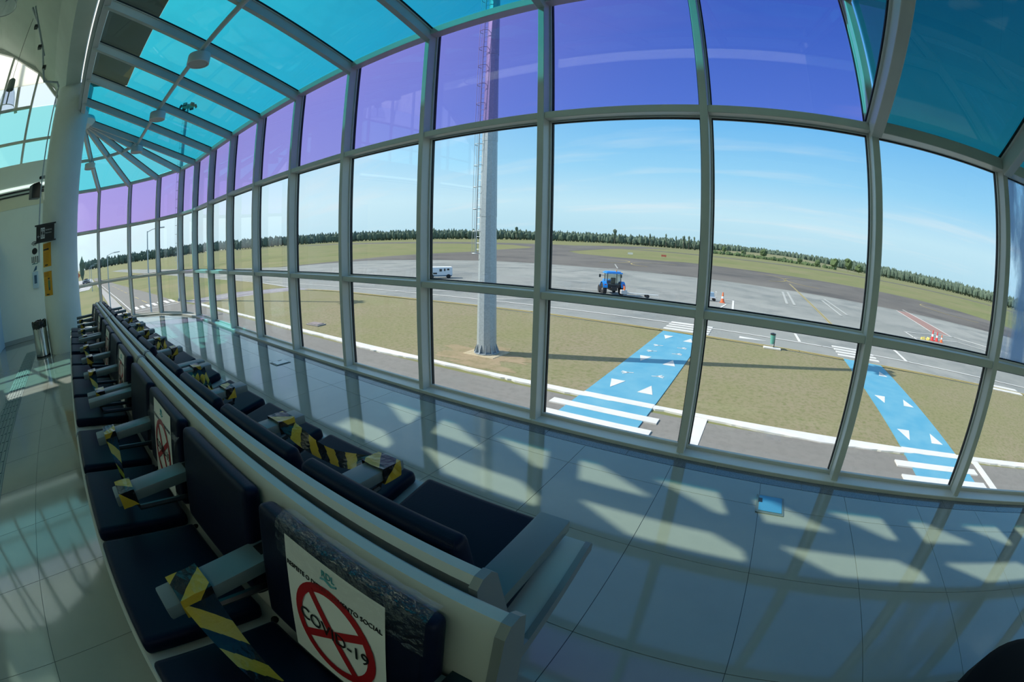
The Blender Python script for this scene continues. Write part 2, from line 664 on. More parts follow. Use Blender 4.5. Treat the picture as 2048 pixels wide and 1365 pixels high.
BAYWORD = ['first', 'second', 'third', 'fourth', 'fifth', 'sixth', 'seventh', 'eighth', 'ninth', 'tenth', 'eleventh', 'twelfth', 'thirteenth', 'fourteenth', 'fifteenth', 'sixteenth', 'seventeenth', 'eighteenth']
for k in range(len(MUL) - 1):
    xa, ya, ra = MUL[k]
    xb, yb, rb = MUL[k + 1]
    tall = k >= I0
    wn = empty('window_%d' % (k + 1), label='%s bay of the glass wall counted from the right end' % BAYWORD[k], kind='structure')
    A, B = Vector((xa, ya, 0)), Vector((xb, yb, 0))
    mullion(wn, xa, ya, ra, 0.0, ZE if k >= I0 else Z2 + .03)
    if k == len(MUL) - 2:
        mullion(wn, xb, yb, rb, 0.0, ZE)
    o = transom(wn, A, B, Z1)
    transom(wn, A, B, Z2)
    # sill
    q = MB()
    q.beam(A + o * .06 + Vector((0, 0, .012)), B + o * .06 + Vector((0, 0, .012)), 0.17, 0.03)
    q.beam(A + o * .108 + Vector((0, 0, .035)), B + o * .108 + Vector((0, 0, .035)), 0.03, 0.03)
    q.build('sill', FRAME, wn, bevel=0.003, seg=1)
    pane(wn, A, B, o, 0.04, Z1, G_CLEAR)
    pane(wn, A, B, o, Z1, Z2, G_CLOUD if k == 1 else G_CLEAR)
    if tall:
        pane(wn, A, B, o, Z2, ZE, G_PURPLE)
    zt = ZE if tall else Z2 + .0
    q = MB()
    q.beam(A + o * .05 + Vector((0, 0, zt + .01)), B + o * .05 + Vector((0, 0, zt + .01)), 0.10, 0.07)
    if tall:
        q.build('eave_beam', FRAME, wn, bevel=0.003, seg=1)
    else:
        q.b.free()

# slab edge below the wall, outside
q = MB()
q.box(-9.2, 4.3, 2.66, 2.80, -1.2, -0.004)
tag(q.build('trim_1', CONC), 'concrete slab edge under the glass wall', kind='structure')

# ---- lean-to glass roof -------------------------------------------
ceil = empty('ceiling', label='teal glazed lean-to roof with grey rafters', kind='structure')
SL = (ZR - ZE) / (YF - YR)


def rafter(parent, A, B, name='rafter', wd=.062, dp=.10):
    q = MB()
    q.beam(A, B, wd, dp, off=(0, -dp / 2))
    q.beam(A, B, wd + .03, .012, off=(0, 0.0))
    q.build(name, FRAME, parent, bevel=0.003, seg=1)
    q = MB()
    q.beam(A, B, wd + .046, .012, off=(0, .012))
    q.build('gasket', GASKET, parent)


def roof_pane(parent, pts, material, th=.008):
    q = MB()
    n = (Vector(pts[1]) - Vector(pts[0])).cross(Vector(pts[2]) - Vector(pts[0])).normalized()
    if n.z < 0:
        n = -n
    lo = [q.b.verts.new(Vector(p) + n * .024) for p in pts]
    hi = [q.b.verts.new(Vector(p) + n * (.024 + th)) for p in pts]
    c = len(pts)
    q.b.faces.new(lo)
    q.b.faces.new(hi)
    for i in range(c):
        q.b.faces.new((lo[i], lo[(i + 1) % c], hi[(i + 1) % c], hi[i]))
    return q.build('pane', material, parent)


YE = YF - 0.02
YP = 1.22
ZP = ZE + (YE - YP) * (ZR - ZE) / (YE - YR)
xs = [mx(i) for i in range(1, 11)]
for k, x in enumerate(xs):
    rafter(ceil, (x, YE + .06, ZE - .02 + .03), (x, YR, ZR + .03))
    if k:
        x0 = xs[k - 1]
        roof_pane(ceil, [(x0, YE + .1, ZE - .01), (x, YE + .1, ZE - .01), (x, YP, ZP + .03), (x0, YP, ZP + .03)], G_TEAL)
        YB = .55
        ZB = ZR + .03 - (YB - YR) * SL
        roof_pane(ceil, [(x0, YP, ZP + .03), (x, YP, ZP + .03), (x, YB, ZB), (x0, YB, ZB)], G_TEAL)
        roof_pane(ceil, [(x0, YB, ZB), (x, YB, ZB), (x, YR, ZR + .03), (x0, YR, ZR + .03)], G_TOP if k < 8 else G_TEAL)  # clear top strip put in so the floor sun patches stay untinted
# the conical end
hub = Vector((HX, HY, ZR + .03))
fanm = MUL[12:-1]      # mullion 10 and the five of the round end
pp = None
for k, (x, y, r) in enumerate(fanm):
    e = Vector((x, y, ZE + .01))
    top = hub + (e - hub) * 0.06
    if k:
        rafter(ceil, e, top)
    md = hub + (e - hub) * (YP - YE) / (YR - YE) if False else hub + (e - hub) * ((YP - YR) / (YE - YR))
    if k:
        roof_pane(ceil, [pe, e, md, pmid], G_FAN)
        roof_pane(ceil, [pmid, md, top, ptop], G_FAN)
        q = MB()
        q.beam(pmid + Vector((0, 0, -.05)), md + Vector((0, 0, -.05)), .05, .06)
        q.build('purlin', FRAME, ceil)
    pe, pmid, ptop = e, md, top
q = MB()
q.lathe([(0.0, -.16), (.26, -.15), (.34, -.06), (.30, .02), (0, .03)], (HX, HY, ZR), 24)
q.build('hub', WALLM, ceil, smooth=True)
q = MB()
q.tube([(xs[0], YP, ZP - .085), (xs[-1], YP, ZP - .085)], .033, 10)
q.build('purlin', FRAME, ceil, smooth=True)
q = MB()
q.box(HX, xs[0] + .05, YR - .05, YR + .05, ZR - .06, ZR + .07)
q.build('ridge_beam', FRAME, ceil, bevel=.004, seg=1)

# lower roof to the right and the glazed step between the two
ceil2 = empty('ceiling', label='lower dark teal glass roof at the right end', kind='structure')
ZE2 = Z2 + .02
xs2 = [mx(i) for i in range(1, -3, -1)]
for k, x in enumerate(xs2):
    rafter(ceil2, (x, YE + .03, ZE2 + .0), (x, YR, ZE2 + .0 + SL * (YE - YR)), wd=.075)
    if k:
        x0 = xs2[k - 1]
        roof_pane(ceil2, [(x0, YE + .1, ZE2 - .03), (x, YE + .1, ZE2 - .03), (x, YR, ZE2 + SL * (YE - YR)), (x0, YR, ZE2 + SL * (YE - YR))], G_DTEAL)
        q = MB()
        q.beam((x0, YE + .05, ZE2 - .02), (x, YE + .05, ZE2 - .02), .11, .075)
        q.build('eave_beam', FRAME, ceil2, bevel=.003, seg=1)
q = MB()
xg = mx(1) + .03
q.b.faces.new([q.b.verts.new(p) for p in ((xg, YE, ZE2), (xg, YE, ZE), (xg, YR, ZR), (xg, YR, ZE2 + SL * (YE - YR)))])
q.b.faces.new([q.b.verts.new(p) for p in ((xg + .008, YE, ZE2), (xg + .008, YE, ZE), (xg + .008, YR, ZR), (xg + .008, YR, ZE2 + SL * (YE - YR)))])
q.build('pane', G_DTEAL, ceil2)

# ---- clerestory above the ridge, with bars invented to shape floor sun patches; roof overhang
KY, KX = SUN_H.y * KS, SUN_H.x * KS
cler = empty('trim_2', label='clerestory strip above the roof ridge with bars added to shape the floor sunlight', kind='structure')
YC = -0.28


def fl2c(xf, yf):  # floor patch corner traced back along the sun to the clerestory plane
    z = (yf - YC) / KY
    return (xf - KX * z, YC, z)


zlo, zm0, zm1, zhi = [fl2c(0, v)[2] for v in (1.65, 1.89, 2.03, 2.34)]
q = MB()
q.box(-11.4, 3, YC - .03, YC + .03, ZR - .02, zlo)
q.build('shade_curb', FRAME, cler)
q = MB()
q.box(-11.4, 3, YC - .03, YC + .03, zm0, zm1)
q.build('shade_beam', FRAME, cler)


def slant(a, b, wx, name):
    q = MB()
    v = []
    for (x, y, z) in (a, b):
        for dx, dy in ((-wx / 2, -.02), (wx / 2, -.02), (wx / 2, .02), (-wx / 2, .02)):
            v.append(q.b.verts.new((x + dx, y + dy, z)))
    for f in ((3, 2, 1, 0), (4, 5, 6, 7), (0, 1, 5, 4), (1, 2, 6, 5), (2, 3, 7, 6), (3, 0, 4, 7)):
        q.b.faces.new([v[i] for i in f])
    q.build(name, FRAME, cler)


for k in range(-5, 4):
    d = k * S
    slant(fl2c(.405 + d, 2.34), fl2c(1.73 + d, 1.65), .30, 'shade_brace')
q = MB()
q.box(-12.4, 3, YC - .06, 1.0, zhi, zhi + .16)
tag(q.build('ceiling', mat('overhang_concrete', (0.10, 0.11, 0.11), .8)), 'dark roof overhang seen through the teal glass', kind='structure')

# ---- hall vault, end wall, other walls --------------------------------
VP = [(-.42, 4.80), (-.62, 5.02), (-.9, 5.38), (-1.35, 5.95), (-2.2, 6.62), (-3.6, 7.30), (-5.5, 7.70), (-7.4, 7.30), (-8.8, 6.62), (-9.65, 5.95), (-10.6, 4.80)]
q = MB()
prof = VP + [(y - (.0 if i else .0), z + .07) for i, (y, z) in list(enumerate(VP))[::-1]]
q.sweep(VP[:6] + [(y, z + .07) for y, z in VP[:6][::-1]], -11.9, 9)
q.sweep(VP[5:7] + [(y, z + .07) for y, z in VP[5:7][::-1]], -11.9, 9)
q.sweep(VP[7:9] + [(y, z + .07) for y, z in VP[7:9][::-1]], -11.9, 9)
for xa_, xb_ in ((-11.9, 9),):
    q.sweep(VP[8:] + [(y, z + .07) for y, z in VP[8:][::-1]], xa_, xb_)
tag(q.build('ceiling', VAULT, smooth=False), 'grey barrel vault over the hall', kind='structure')
q = MB()
q.box(-11.9, 9, -.72, -.40, 4.70, 4.83)
tag(q.build('trim_4', CONC), 'flat concrete edge beam resting on the round column', kind='structure')
XW = -11.76
SKYL = None
wl = MB()
wl.box(XW - .2, XW, -10.6, -1.02, 0, 4.10)
wall_left = tag(wl.build('wall_left', WALLM), 'pale green white end wall of the hall', kind='structure')
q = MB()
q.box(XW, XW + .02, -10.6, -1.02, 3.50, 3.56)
q.build('glow_strip', mat('strip_glow', (.8, .85, .8), .5, emit=((.85, 1.0, .92), .9)), wall_left)  # glow put into the wall strip to imitate reflected sunlight, no lamp
for z0, z1, mt_ in ((3.42, 3.46, DARK), (3.34, 3.37, DARK)):
    q = MB()
    q.box(XW, XW + .03, -10.6, -1.02, z0, z1)
    q.build('dark_band', mt_, wall_left)  # plain dark bands across the wall
q = MB()
q.box(XW, XW + .012, -10.6, -1.02, 3.06, 3.33)
q.build('fascia_panel', mat('cream_panel', (.80, .76, .56), .6), wall_left)
q = MB()
q.box(XW, XW + .02, -10.6, -1.02, 0, .10)
tag(q.build('baseboard_left', mat('grey_skirting', (.40, .43, .41), .5)), 'grey skirting of the end wall', kind='structure')
q = MB()
q.box(XW - .01, XW + .95, -3.4, -2.62, 0, 2.4)
tag(q.build('wall_back', mat('pier_paint', (.45, .62, .75), .6)), 'pale blue white pier at the left edge', kind='structure')
# gable glazing
gab = empty('window_20', label='tall glazed gable end of the hall above the white wall', kind='structure')
YM = [-1.02, -2.02, -3.10, -4.18, -5.26, -6.34, -7.42, -8.5, -10.0]


def vz(y):
    for (y0, z0), (y1, z1) in zip(VP, VP[1:]):
        if y1 <= y <= y0:
            return z0 + (z1 - z0) * (y - y0) / (y1 - y0)
    return 4.8


XG = -11.9
for k, y in enumerate(YM):
    q = MB()
    q.box(XG - .04, XG + .05, y - .035, y + .035, 4.1, vz(y))
    q.build('mullion', FRAME, gab)
    if k:
        y0 = YM[k - 1]
        for z in (4.10, 4.68, 5.56):
            if z < min(vz(y), vz(y0)) - .1:
                q = MB()
                q.box(XG - .03, XG + .045, y, y0, z - .03, z + .03)
                q.build('transom', FRAME, gab)
        zt = min(5.56, vz(y0), vz(y))
        q = MB()
        q.box(XG - .004, XG + .004, y, y0, 4.12, zt)
        q.build('pane', G_HALL, gab)
        if vz(y) > 5.7 or vz(y0) > 5.7:
            q = MB()
            z0, z1 = max(5.56, vz(y0)), max(5.56, vz(y))
            for dx in (-.004, .004):
                q.b.faces.new([q.b.verts.new(p) for p in ((XG + dx, y0, 5.56), (XG + dx, y, 5.56), (XG + dx, y, z1), (XG + dx, y0, z0))])
            q.build('pane', G_CLEAR, gab)
            q = MB()
            q.beam((XG + .02, y0, z0), (XG + .02, y, z1), .10, .08)
            q.build('top_rail', FRAME, gab)


def translucent(name, col):
    mt = bpy.data.materials.new(name)
    mt.use_nodes = True
    t = NT(mt.node_tree)
    o = t.n('ShaderNodeOutputMaterial')
    a = t.n('ShaderNodeBsdfTranslucent')
    a.inputs[0].default_value = (*col, 1)
    d = t.n('ShaderNodeBsdfDiffuse')
    d.inputs[0].default_value = (*col, 1)
    x = t.n('ShaderNodeMixShader')
    x.inputs[0].default_value = 0.12
    t.l(a.outputs[0], x.inputs[1])
    t.l(d.outputs[0], x.inputs[2])
    t.l(x.outputs[0], o.inputs[0])
    return mt


q = MB()
q.sweep(VP[6:8] + [(y, z + .03) for y, z in VP[6:8][::-1]], -11.9, 9)  # unseen band added to let more daylight into the hall
tag(q.build('trim_5', translucent('fill_sheet', (.86, .92, .76))), 'unseen milky skylight band added to the hall vault to brighten the hall', kind='structure')
q = MB()
q.beam((-12.1, -.4, 8.1), (-12.1, -8, 8.1), .03, 3.7)  # made-up sheet, lit from behind so the gable panes read white
aw = tag(q.build('trim_3', translucent('backlit_sheet', (.97, .97, .93))), 'white translucent sheet added beyond the gable glass to whiten its panes with sunlight', kind='structure')
for yy in (-1.2, -2.6, -4.2, -5.6):
    q = MB()
    q.beam((-12.25, yy, 5.6), (-12.25, yy - .5, 9.8), .10, .10, up=(1, 0, 0))  # bars added to throw slanted shade bands onto the sheet
    q.build('shade_bar', FRAME, aw)
q = MB()
q.box(9, 9.2, -11, 2.8, 0, 4.4)
q.box(9, 9.2, -11, -.4, 4.4, 7.8)
tag(q.build('wall_right', WALLM), 'plain wall behind the photographer', kind='structure')
q = MB()
for xa_, xb_ in ((-12, 9),):
    q.box(xa_, xb_, -10.8, -10.6, 0, 4.9)
tag(q.build('wall_front', WALLM), 'far long wall of the hall', kind='structure')

# column
q = MB()
q.lathe([(.41, 0), (.41, 4.72)], (-8.9, -.47, 0), 48)
q.b.faces.ensure_lookup_table()
column = tag(q.build('column', CONC, smooth=True), 'round grey concrete column beside the far end of the benches', 'column')

# ================================================================== OUTDOORS GROUND
GZ = -4.67


def slab(name, pts, z0, z1, material, parent=None):
    b = MB()
    b.prism(pts, GZ + z0, GZ + z1)
    return b.build(name, material, parent)


far = tag(slab('ground_grass', [(-2600, -600), (2600, -600), (2600, 3000), (-2600, 3000)], -.5, 0.0, GRASS_FAR), 'wide green airfield grass', kind='structure')
apron = tag(slab('apron', [(-400, 31.2), (-100, 30.9), (-71, 31.2), (-52, 29.0), (-41.7, 29.6), (-20, 30.1), (-6, 30), (5, 29.6), (30, 28.7), (110, 26), (110, 76), (64.7, 77.2), (52.8, 78.6), (31.7, 81.8), (8.5, 85.8), (-9, 87.6), (-45, 88.5), (-61, 88.6), (-78, 82.5), (-92, 76), (-97, 60), (-100, 53), (-140, 44), (-400, 42)], -.3, .03, CONCRETE), 'grey concrete aircraft apron', kind='structure')
asph = [(-104, 52), (-97, 60), (-92, 76), (-78, 82.5), (-61, 88.6), (-45, 88.5), (-9, 87.6), (8.5, 85.8), (31.7, 81.8), (52.8, 78.6), (64.7, 77.2), (110, 76),
        (110, 100), (85, 108), (74, 130), (62, 146), (46.8, 151), (8.6, 157.7), (-17, 163), (-26.3, 164.7), (-33, 158), (-49.8, 155), (-70.8, 166), (-86.8, 190), (-104, 290), (-118, 420), (-128, 640), (-104, 640), (-100, 660),
        (-175, 660), (-165, 420), (-160, 330), (-290, 330), (-520, 350), (-520, 318), (-290, 296), (-175, 283), (-152, 258), (-133, 239), (-121, 212), (-112, 166), (-103.5, 137), (-104.6, 113), (-104.8, 95), (-101, 76), (-100, 62)]
tag(slab('taxiway', asph, -.3, .045, ASPHALT), 'dark asphalt taxiway sweeping behind the apron', kind='structure')
tag(slab('runway', [(-2000, 330), (-290, 330), (-160, 332), (300, 400), (1400, 560), (1400, 600), (300, 436), (-160, 366), (-2000, 362)], -.3, .05, ASPHALT), 'distant asphalt runway strip', kind='structure')
tag(slab('perimeter_track', [(-900, 900), (-90, 860), (128, 800), (293, 745), (520, 640), (900, 420), (905, 436), (526, 656), (300, 762), (130, 818), (-90, 880), (-900, 920)], -.3, .06, DIRT), 'pale perimeter track before the forest', kind='structure')
lawn = tag(slab('lawn', [(-50.3, 23.6), (-51.6, 15.4), (60, 15.4), (60, 27.5), (30, 28.4), (5, 29.35), (-6, 29.75), (-20, 29.8), (-41.7, 29.2), (-48.2, 28.4)], -.3, .04, GRASS_NEAR), 'dry lawn between road and apron', kind='structure')
yard = tag(slab('yard', [(-56.6, 14.6), (-51.6, 15.2), (-50.3, 23.6), (-48.2, 28.4), (-45, 29.6), (-52.6, 29.3), (-57.5, 21.6)], -.3, .05, ground_mat('lilac_path', (.29, .28, .305), (.33, .32, .335), (.27, .25, .275), .3, 1.5)), 'pale lilac service path beside the lawn', kind='structure')
road = tag(slab('road', [(-260, 8.0), (-182, 7.2), (-80, 6.8), (-50, 6.4), (-30, 3), (60, 3), (60, 14.98), (-50, 14.6), (-58, 13.9), (-75, 14), (-105, 13.3), (-145, 12.4), (-260, 10.9)], -.3, .03, ROADM), 'grey road running below the glass wall', kind='structure')
tag(slab('sidewalk', [(-180, 6.6), (-80, 4.9), (-60, 4.2), (-40, 1), (-30, 1), (-45, 5.6), (-52, 6.2), (-80, 6.6), (-180, 7.0)], -.3, .10, ground_mat('pavement', (.36, .345, .33), (.39, .375, .36), (.30, .29, .28), .5, 2)), 'pale pavement left of the road', kind='structure')
slabt = tag(slab('building_base', [(-9.2, -11), (9, -11), (9, 2.5), (-9.2, 2.5)], 0, 3.2, CONC), 'storey below the waiting room', kind='structure')
# kerb with its ragged white paint
random.seed(3)
kp = [(x, 15.42) for x in (60, 20, 0, -20, -51)]
edge = []
x = -51.0
while x < 60:
    n = 0.5 + 0.5 * math.sin(x * .42) * math.sin(x * .17 + 1)
    edge.append((x, 15.12 - .02 - max(0, n - .25) * .45 + random.uniform(-.05, .03)))
    x += random.uniform(.15, .4)
tag(slab('kerb', kp + edge, -.2, .075, PAINTW), 'white painted kerb between road and lawn', kind='structure')
# bare soil round the mast
bp = []
for a in range(0, 360, 8):
    r = 1.9 + .5 * math.sin(a * .09) + random.uniform(-.35, .3)
    bp.append((-12.6 + r * 1.35 * math.cos(math.radians(a)), 17.6 + r * .8 * math.sin(math.radians(a))))
slab('bare_patch', bp, .0, .047, BARE, lawn)
bp = [(-11.6 + random.uniform(.6, 1.1) * 1.9 * math.cos(a * .3), 16.1 + random.uniform(.5, 1.0) * .6 * math.sin(a * .3)) for a in range(21)]
slab('bare_patch', bp, .0, .046, BARE, lawn)


def line(pts, wd, material, parent, z=.06, name='painted_line'):
    b = MB()
    for (x0, y0), (x1, y1) in zip(pts, pts[1:]):
        d = Vector((x1 - x0, y1 - y0, 0)).normalized() * (wd * .3)
        b.beam((x0 - d.x * 0, y0 - d.y * 0, GZ + z), (x1 + d.x, y1 + d.y, GZ + z), wd, .012)
    return b.build(name, material, parent)


YL = [(-48, 28.9), (-41.7, 29.7), (-35, 29.7), (-27, 30.0), (-16.9, 30.3), (-6.4, 30.0), (3.8, 29.75), (9, 29.45), (19.8, 29.2), (30, 28.7), (60, 27.4)]
line([(x, y + .02) for x, y in YL], .16, PAINTY, apron, .062)
line([(x, y + .34) for x, y in YL], .12, PAINTY, apron, .062)
line([(-80, 31.6), (-56, 32.3), (-40, 33.3), (-18, 33.6), (-4, 33.5), (6, 33.1), (13.8, 32.8), (22, 32.1), (60, 29.8)], .18, PAINTW, apron)
line([(-95, 27 + 3.6), (-66, 30.6), (-53, 29.4)], .2, PAINTW, apron)
line([(13.9, 37), (13.7, 32.9)], .28, PAINTW, apron)
line([(4.1, 36.8), (4.2, 33.5)], .22, PAINTW, apron)
line([(-23.9, 33.6), (-19, 38.5)], .2, PAINTW, apron)
line([(-36, 33.6), (-30, 37.2)], .2, PAINTW, apron)
slab('painted_arrow', [(-.65, 31.95), (-.65, 31.25), (1.5, 31.7)], 0, .065, PAINTW, apron)
line([(9.15, 108), (9.15, 44)], .34, PAINTY, apron, .066)
line([(9.15, 108), (9.15, 44)], .09, INK, apron, .069)
line([(x, y - .25) for x, y in ((-61, 88.6), (-45, 88.5), (-9, 87.6), (8.5, 85.8), (31.7, 81.8), (52.8, 78.6), (64.7, 77.2), (110, 76))], .3, PAINTPALE, apron, .066)
for px_ in ((-4.6, 53.6, -2.4, 54.6), (-2.4, 54.6, -2.0, 46.0)):
    line([px_[:2], px_[2:]], .24, PAINTW, apron)
line([(-3.0, 50), (-3.4, 46)], .18, PAINTW, apron)
for l_ in (((20.2, 51.1), (26.3, 54.1), (31.2, 56.2)), ((20.4, 51.0), (20.2, 44)), ((20.1, 47.7), (29.2, 51.6), (36, 48.5)), ((27.2, 56.9), (30.1, 56.3), (40, 51.0)), ((27, 57), (29.6, 81.2)), ((30.4, 56.4), (32.9, 86)), ((30.5, 56.2), (44, 50))):
    line(list(l_), .2, PAINTW, apron)
slab('red_zone', [(29.8, 81.2), (32.7, 82.0), (30.3, 56.6), (27.3, 57.1)], 0, .056, PAINTR, apron)
for sk in (((5.6, 80, 5.0, 60)), ((6.6, 81, 6.1, 60)), ((13.4, 78, 13.6, 58)), ((12.4, 74, 12.3, 56))):
    line([sk[:2], sk[2:]], .38, PAINTPALE, apron, .062, 'skid_mark')


def arc_line(cx_, cy_, rx, ry, a0, a1, parent, wd=.35, n=22):
    pts = [(cx_ + rx * math.cos(math.radians(a0 + (a1 - a0) * i / n)), cy_ + ry * math.sin(math.radians(a0 + (a1 - a0) * i / n))) for i in range(n + 1)]
    line(pts, wd, PAINTY, parent, .075)


arc_line(1.2, 124, 8.0, 17, -70, 90, apron)
arc_line(17.5, 124, 8.4, 17, 90, 265, apron)
arc_line(-46, 122, 9, 13, -60, 100, apron)
arc_line(-26, 122, 9, 13, 80, 260, apron)
arc_line(60, 112, 10, 14, 100, 280, apron)
line([(-36, 108), (-30, 92), (-34, 70)], .25, PAINTPALE, apron)
line([(-60, 60), (-20, 92)], .3, PAINTPALE, apron)
line([(-95, 62), (-40, 82)], .3, PAINTPALE, apron)
line([(-48, 44), (-14, 49)], .2, PAINTPALE, apron)

# zebra on the far road at left and its lines
for k in range(7):
    t = k / 6
    x0 = -58.6 - 8.6 * t * .0
    slab('crossing_stripe', [(-57.6 - .15 * k, 7.7 + .95 * k), (-57.6 - .15 * k, 8.2 + .95 * k), (-61.2 - .2 * k, 8.3 + .95 * k), (-61.2 - .2 * k, 7.8 + .95 * k)], 0, .05, PAINTW, road)
line([(-55.4, 7.2), (-56.2, 14.0)], .25, PAINTW, road, .05)
for k in range(8):
    line([(-64 - k * 9, 10.4), (-69 - k * 9, 10.35)], .14, PAINTY, road, .045)
line([(-50, 6.9), (-80, 7.3), (-200, 7.9)], .14, PAINTW, road, .045)
line([(-57, 14.1), (-56.6, 21), (-53.8, 27.4)], .12, PAINTR, yard, .06)
line([(-52.6, 15), (-52, 22), (-49.6, 27.6)], .12, PAINTR, yard, .06)


def blue_path(x0, x1, ys, label):
    pth = tag(slab('walkway', [(x0, 12.0 - 6), (x1, 12.0 - 6), (x1 + .02, 29.6), (x0, 29.85)], -.2, .07, BLUEP), label, kind='structure')
    for y in (15.02, 13.72, 12.62, 11.5, 10.4):
        slab('crossing_stripe', [(x0 - (.7 if y < 14.5 else 0), y), (x1 + (.5 if y < 14.5 else 0), y), (x1 + (.5 if y < 14.5 else 0), y + .46), (x0 - (.7 if y < 14.5 else 0), y + .46)], 0, .082, PAINTW, pth)
    xm = (x0 + x1) / 2
    for k, y in enumerate(ys):
        ln = 1.0
        slab('painted_arrow', [(x0 + .40, y + ln), (x0 + 1.05, y + ln), (x0 + .72, y - .1)], 0, .082, PAINTW, pth)
        slab('painted_arrow', [(xm + .45, y - .1), (xm + 1.10, y - .1), (xm + .78, y + 1.0)], 0, .082, PAINTW, pth)
    for k in range(4):
        y = 30.75 + .95 * k
        slab('crossing_stripe', [(x0 - .2, y), (x1 + .25, y), (x1 + .25, y + .45), (x0 - .2, y + .45)], 0, .075, PAINTW, pth)
    return pth


path1 = blue_path(-6.08, -3.15, (16.6, 21.3, 27.4), 'blue painted walkway straight below the middle of the glass wall')
path2 = blue_path(7.22, 10.22, (16.4, 21.0, 26.6), 'blue painted walkway further right')
# worn bird-foot prints painted between the arrows
def footprint(parent, x, y, a):
    b = MB()
    for da in (-35, 0, 35):
        ar = math.radians(a + da)
        b.beam((x, y, GZ + .078), (x + .34 * math.cos(ar), y + .34 * math.sin(ar), GZ + .078), .07, .012)
    ar = math.radians(a + 180)
    b.beam((x, y, GZ + .078), (x + .25 * math.cos(ar), y + .25 * math.sin(ar), GZ + .078), .06, .012)
    b.build('painted_footprint', PAINTW, parent)


for y in (18.9, 23.6, 25.2):
    footprint(path1, -5.3, y, 200)
    footprint(path1, -3.95, y + .15, 20)
slab('road_mark', [(-1.62, 6), (-1.0, 6), (-1.0, 15.1), (-1.62, 15.1)], 0, .05, PAINTW, road)
slab('road_mark', [(11.0, 6), (11.4, 6), (11.4, 15.1), (11.0, 15.1)], 0, .05, PAINTW, road)
slab('crossing_stripe', [(21, 28.8), (25, 28.7), (25, 29.2), (21, 29.3)], 0, .07, PAINTW, apron)
slab('crossing_stripe', [(21, 29.8), (25, 29.7), (25, 30.2), (21, 30.3)], 0, .07, PAINTW, apron)
# ================================================================== THINGS OUTDOORS
def at(r, az):
    a = math.radians(az)
    return r * math.cos(a), r * math.sin(a)


# ---- floodlight masts
def mast(name, x, y, top, label, r0=.50, full=True):
    t = empty(name, (x, y, GZ), label=label, cat='mast')
    H = top - GZ
    n = 10
    z = 0.1
    secs = [0.1, 7.0, 10.9, 15.9, H]
    for a, b_ in zip(secs, secs[1:]):
        ra, rb = r0 - .0113 * a + .012, r0 - .0113 * b_
        q = MB()
        q.lathe([(0, a), (ra, a), (rb, b_), (0, b_)], (0, 0, 0), n)
        q.build('shaft_section', GALV, t)
    q = MB()
    q.lathe([(0, .02), (.66, .02), (.66, .07), (0, .07)], (0, 0, .06), 16)
    q.build('base_plate', GALV, t)
    gm = MB()
    gm.prism([(.47, 0), (.66, 0), (.50, .42), (.47, .42)], -.012, .012)
    gme = gm.mesh('gusset', GALV)
    for k in range(12):
        g = put('gusset', gme, t, (0, 0, .13))
        g.rotation_euler = (PI / 2, 0, 2 * PI * k / 12)
    q = MB()
    q.box(-.95, .95, -.80, .80, -.1, .07)
    q.build('plinth', ground_mat('plinth_concrete', (.46, .38, .25), (.50, .43, .30), (.36, .30, .2), 1.2, 4), t, bevel=.03, seg=1)
    # caged ladder up the side
    q = MB()
    lx, ly, rc = -.80, -.35, .30
    zb = 5.15
    for dx in (-.02, .30):
        q.tube([(lx + dx + .20, ly + .22, zb), (lx + dx + .32, ly + .30, H - .4)], .022, 6)
    z = zb + .2
    while z < H - .6:
        k = (z - zb) / (H - zb)
        q.tube([(lx + .18 + .12 * k, ly + .22 + .08 * k, z), (lx + .50 + .12 * k, ly + .22 + .08 * k, z)], .012, 5)
        z += .32
    q.build('ladder', GALV, t)
    q = MB()
    z = zb
    while z < H - .4:
        k = (z - zb) / (H - zb)
        c = (lx + .33 + .12 * k, ly + .16)
        ring = [(c[0] + .30 * math.cos(math.radians(a)), c[1] + .30 * math.sin(math.radians(a)), z) for a in range(150, 391, 24)]
        q.tube(ring, .018, 5)
        z += 1.12
    for a in (165, 225, 285, 345, 375):
        p0 = (lx + .33 + .30 * math.cos(math.radians(a)), ly + .16 + .30 * math.sin(math.radians(a)), zb)
        p1 = (lx + .45 + .30 * math.cos(math.radians(a)), ly + .16 + .30 * math.sin(math.radians(a)), H - .4)
        q.tube([p0, p1], .012, 5)
    q.build('safety_cage', GALV, t)
    q = MB()
    q.lathe([(0, H), (.95, H), (.95, H + .12), (.3, H + .2), (0, H + .2)], (0, 0, 0), 12)
    q.build('crown', GALV, t)
    fm = MB()
    fm.box(-.28, .28, -.12, .12, -.22, .22)
    fme = fm.mesh('floodlight', DARK)
    for k in range(6):
        a = 2 * PI * k / 6 + .3
        f = put('floodlight', fme, t, (1.1 * math.cos(a), 1.1 * math.sin(a), H + .05), (.5, 0, a - PI / 2))
    return t


mast('floodlight_mast', -12.63, 18.06, 18.6, 'tall galvanised ten-sided mast with caged ladder standing in the lawn')
mast('floodlight_mast', -57.5, 13.9 + .6, 20.6, 'distant floodlight mast whose head shows through the teal roof', .42)


def lamp_post(x, y, h, azl, label):
    t = empty('street_lamp', (x, y, GZ), azl, label=label, cat='street lamp', group='street lamps along the left road')
    q = MB()
    q.tube([(0, 0, 0), (0, 0, h)], .11, 8, .06)
    q.build('pole', GALV, t)
    q = MB()
    q.tube([(0, 0, h - .1), (.6, 0, h + .12), (1.2, 0, h + .2)], .04, 6)
    q.build('arm', GALV, t)
    q = MB()
    q.box(1.1, 2.1, -.16, .16, h + .14, h + .27)
    q.build('lamp_head', GALV, t, bevel=.04, seg=1)
    q = MB()
    q.lathe([(0, 0), (.2, 0), (.2, .06), (0, .06)], (0, 0, 0), 8)
    q.build('foot', GALV, t)


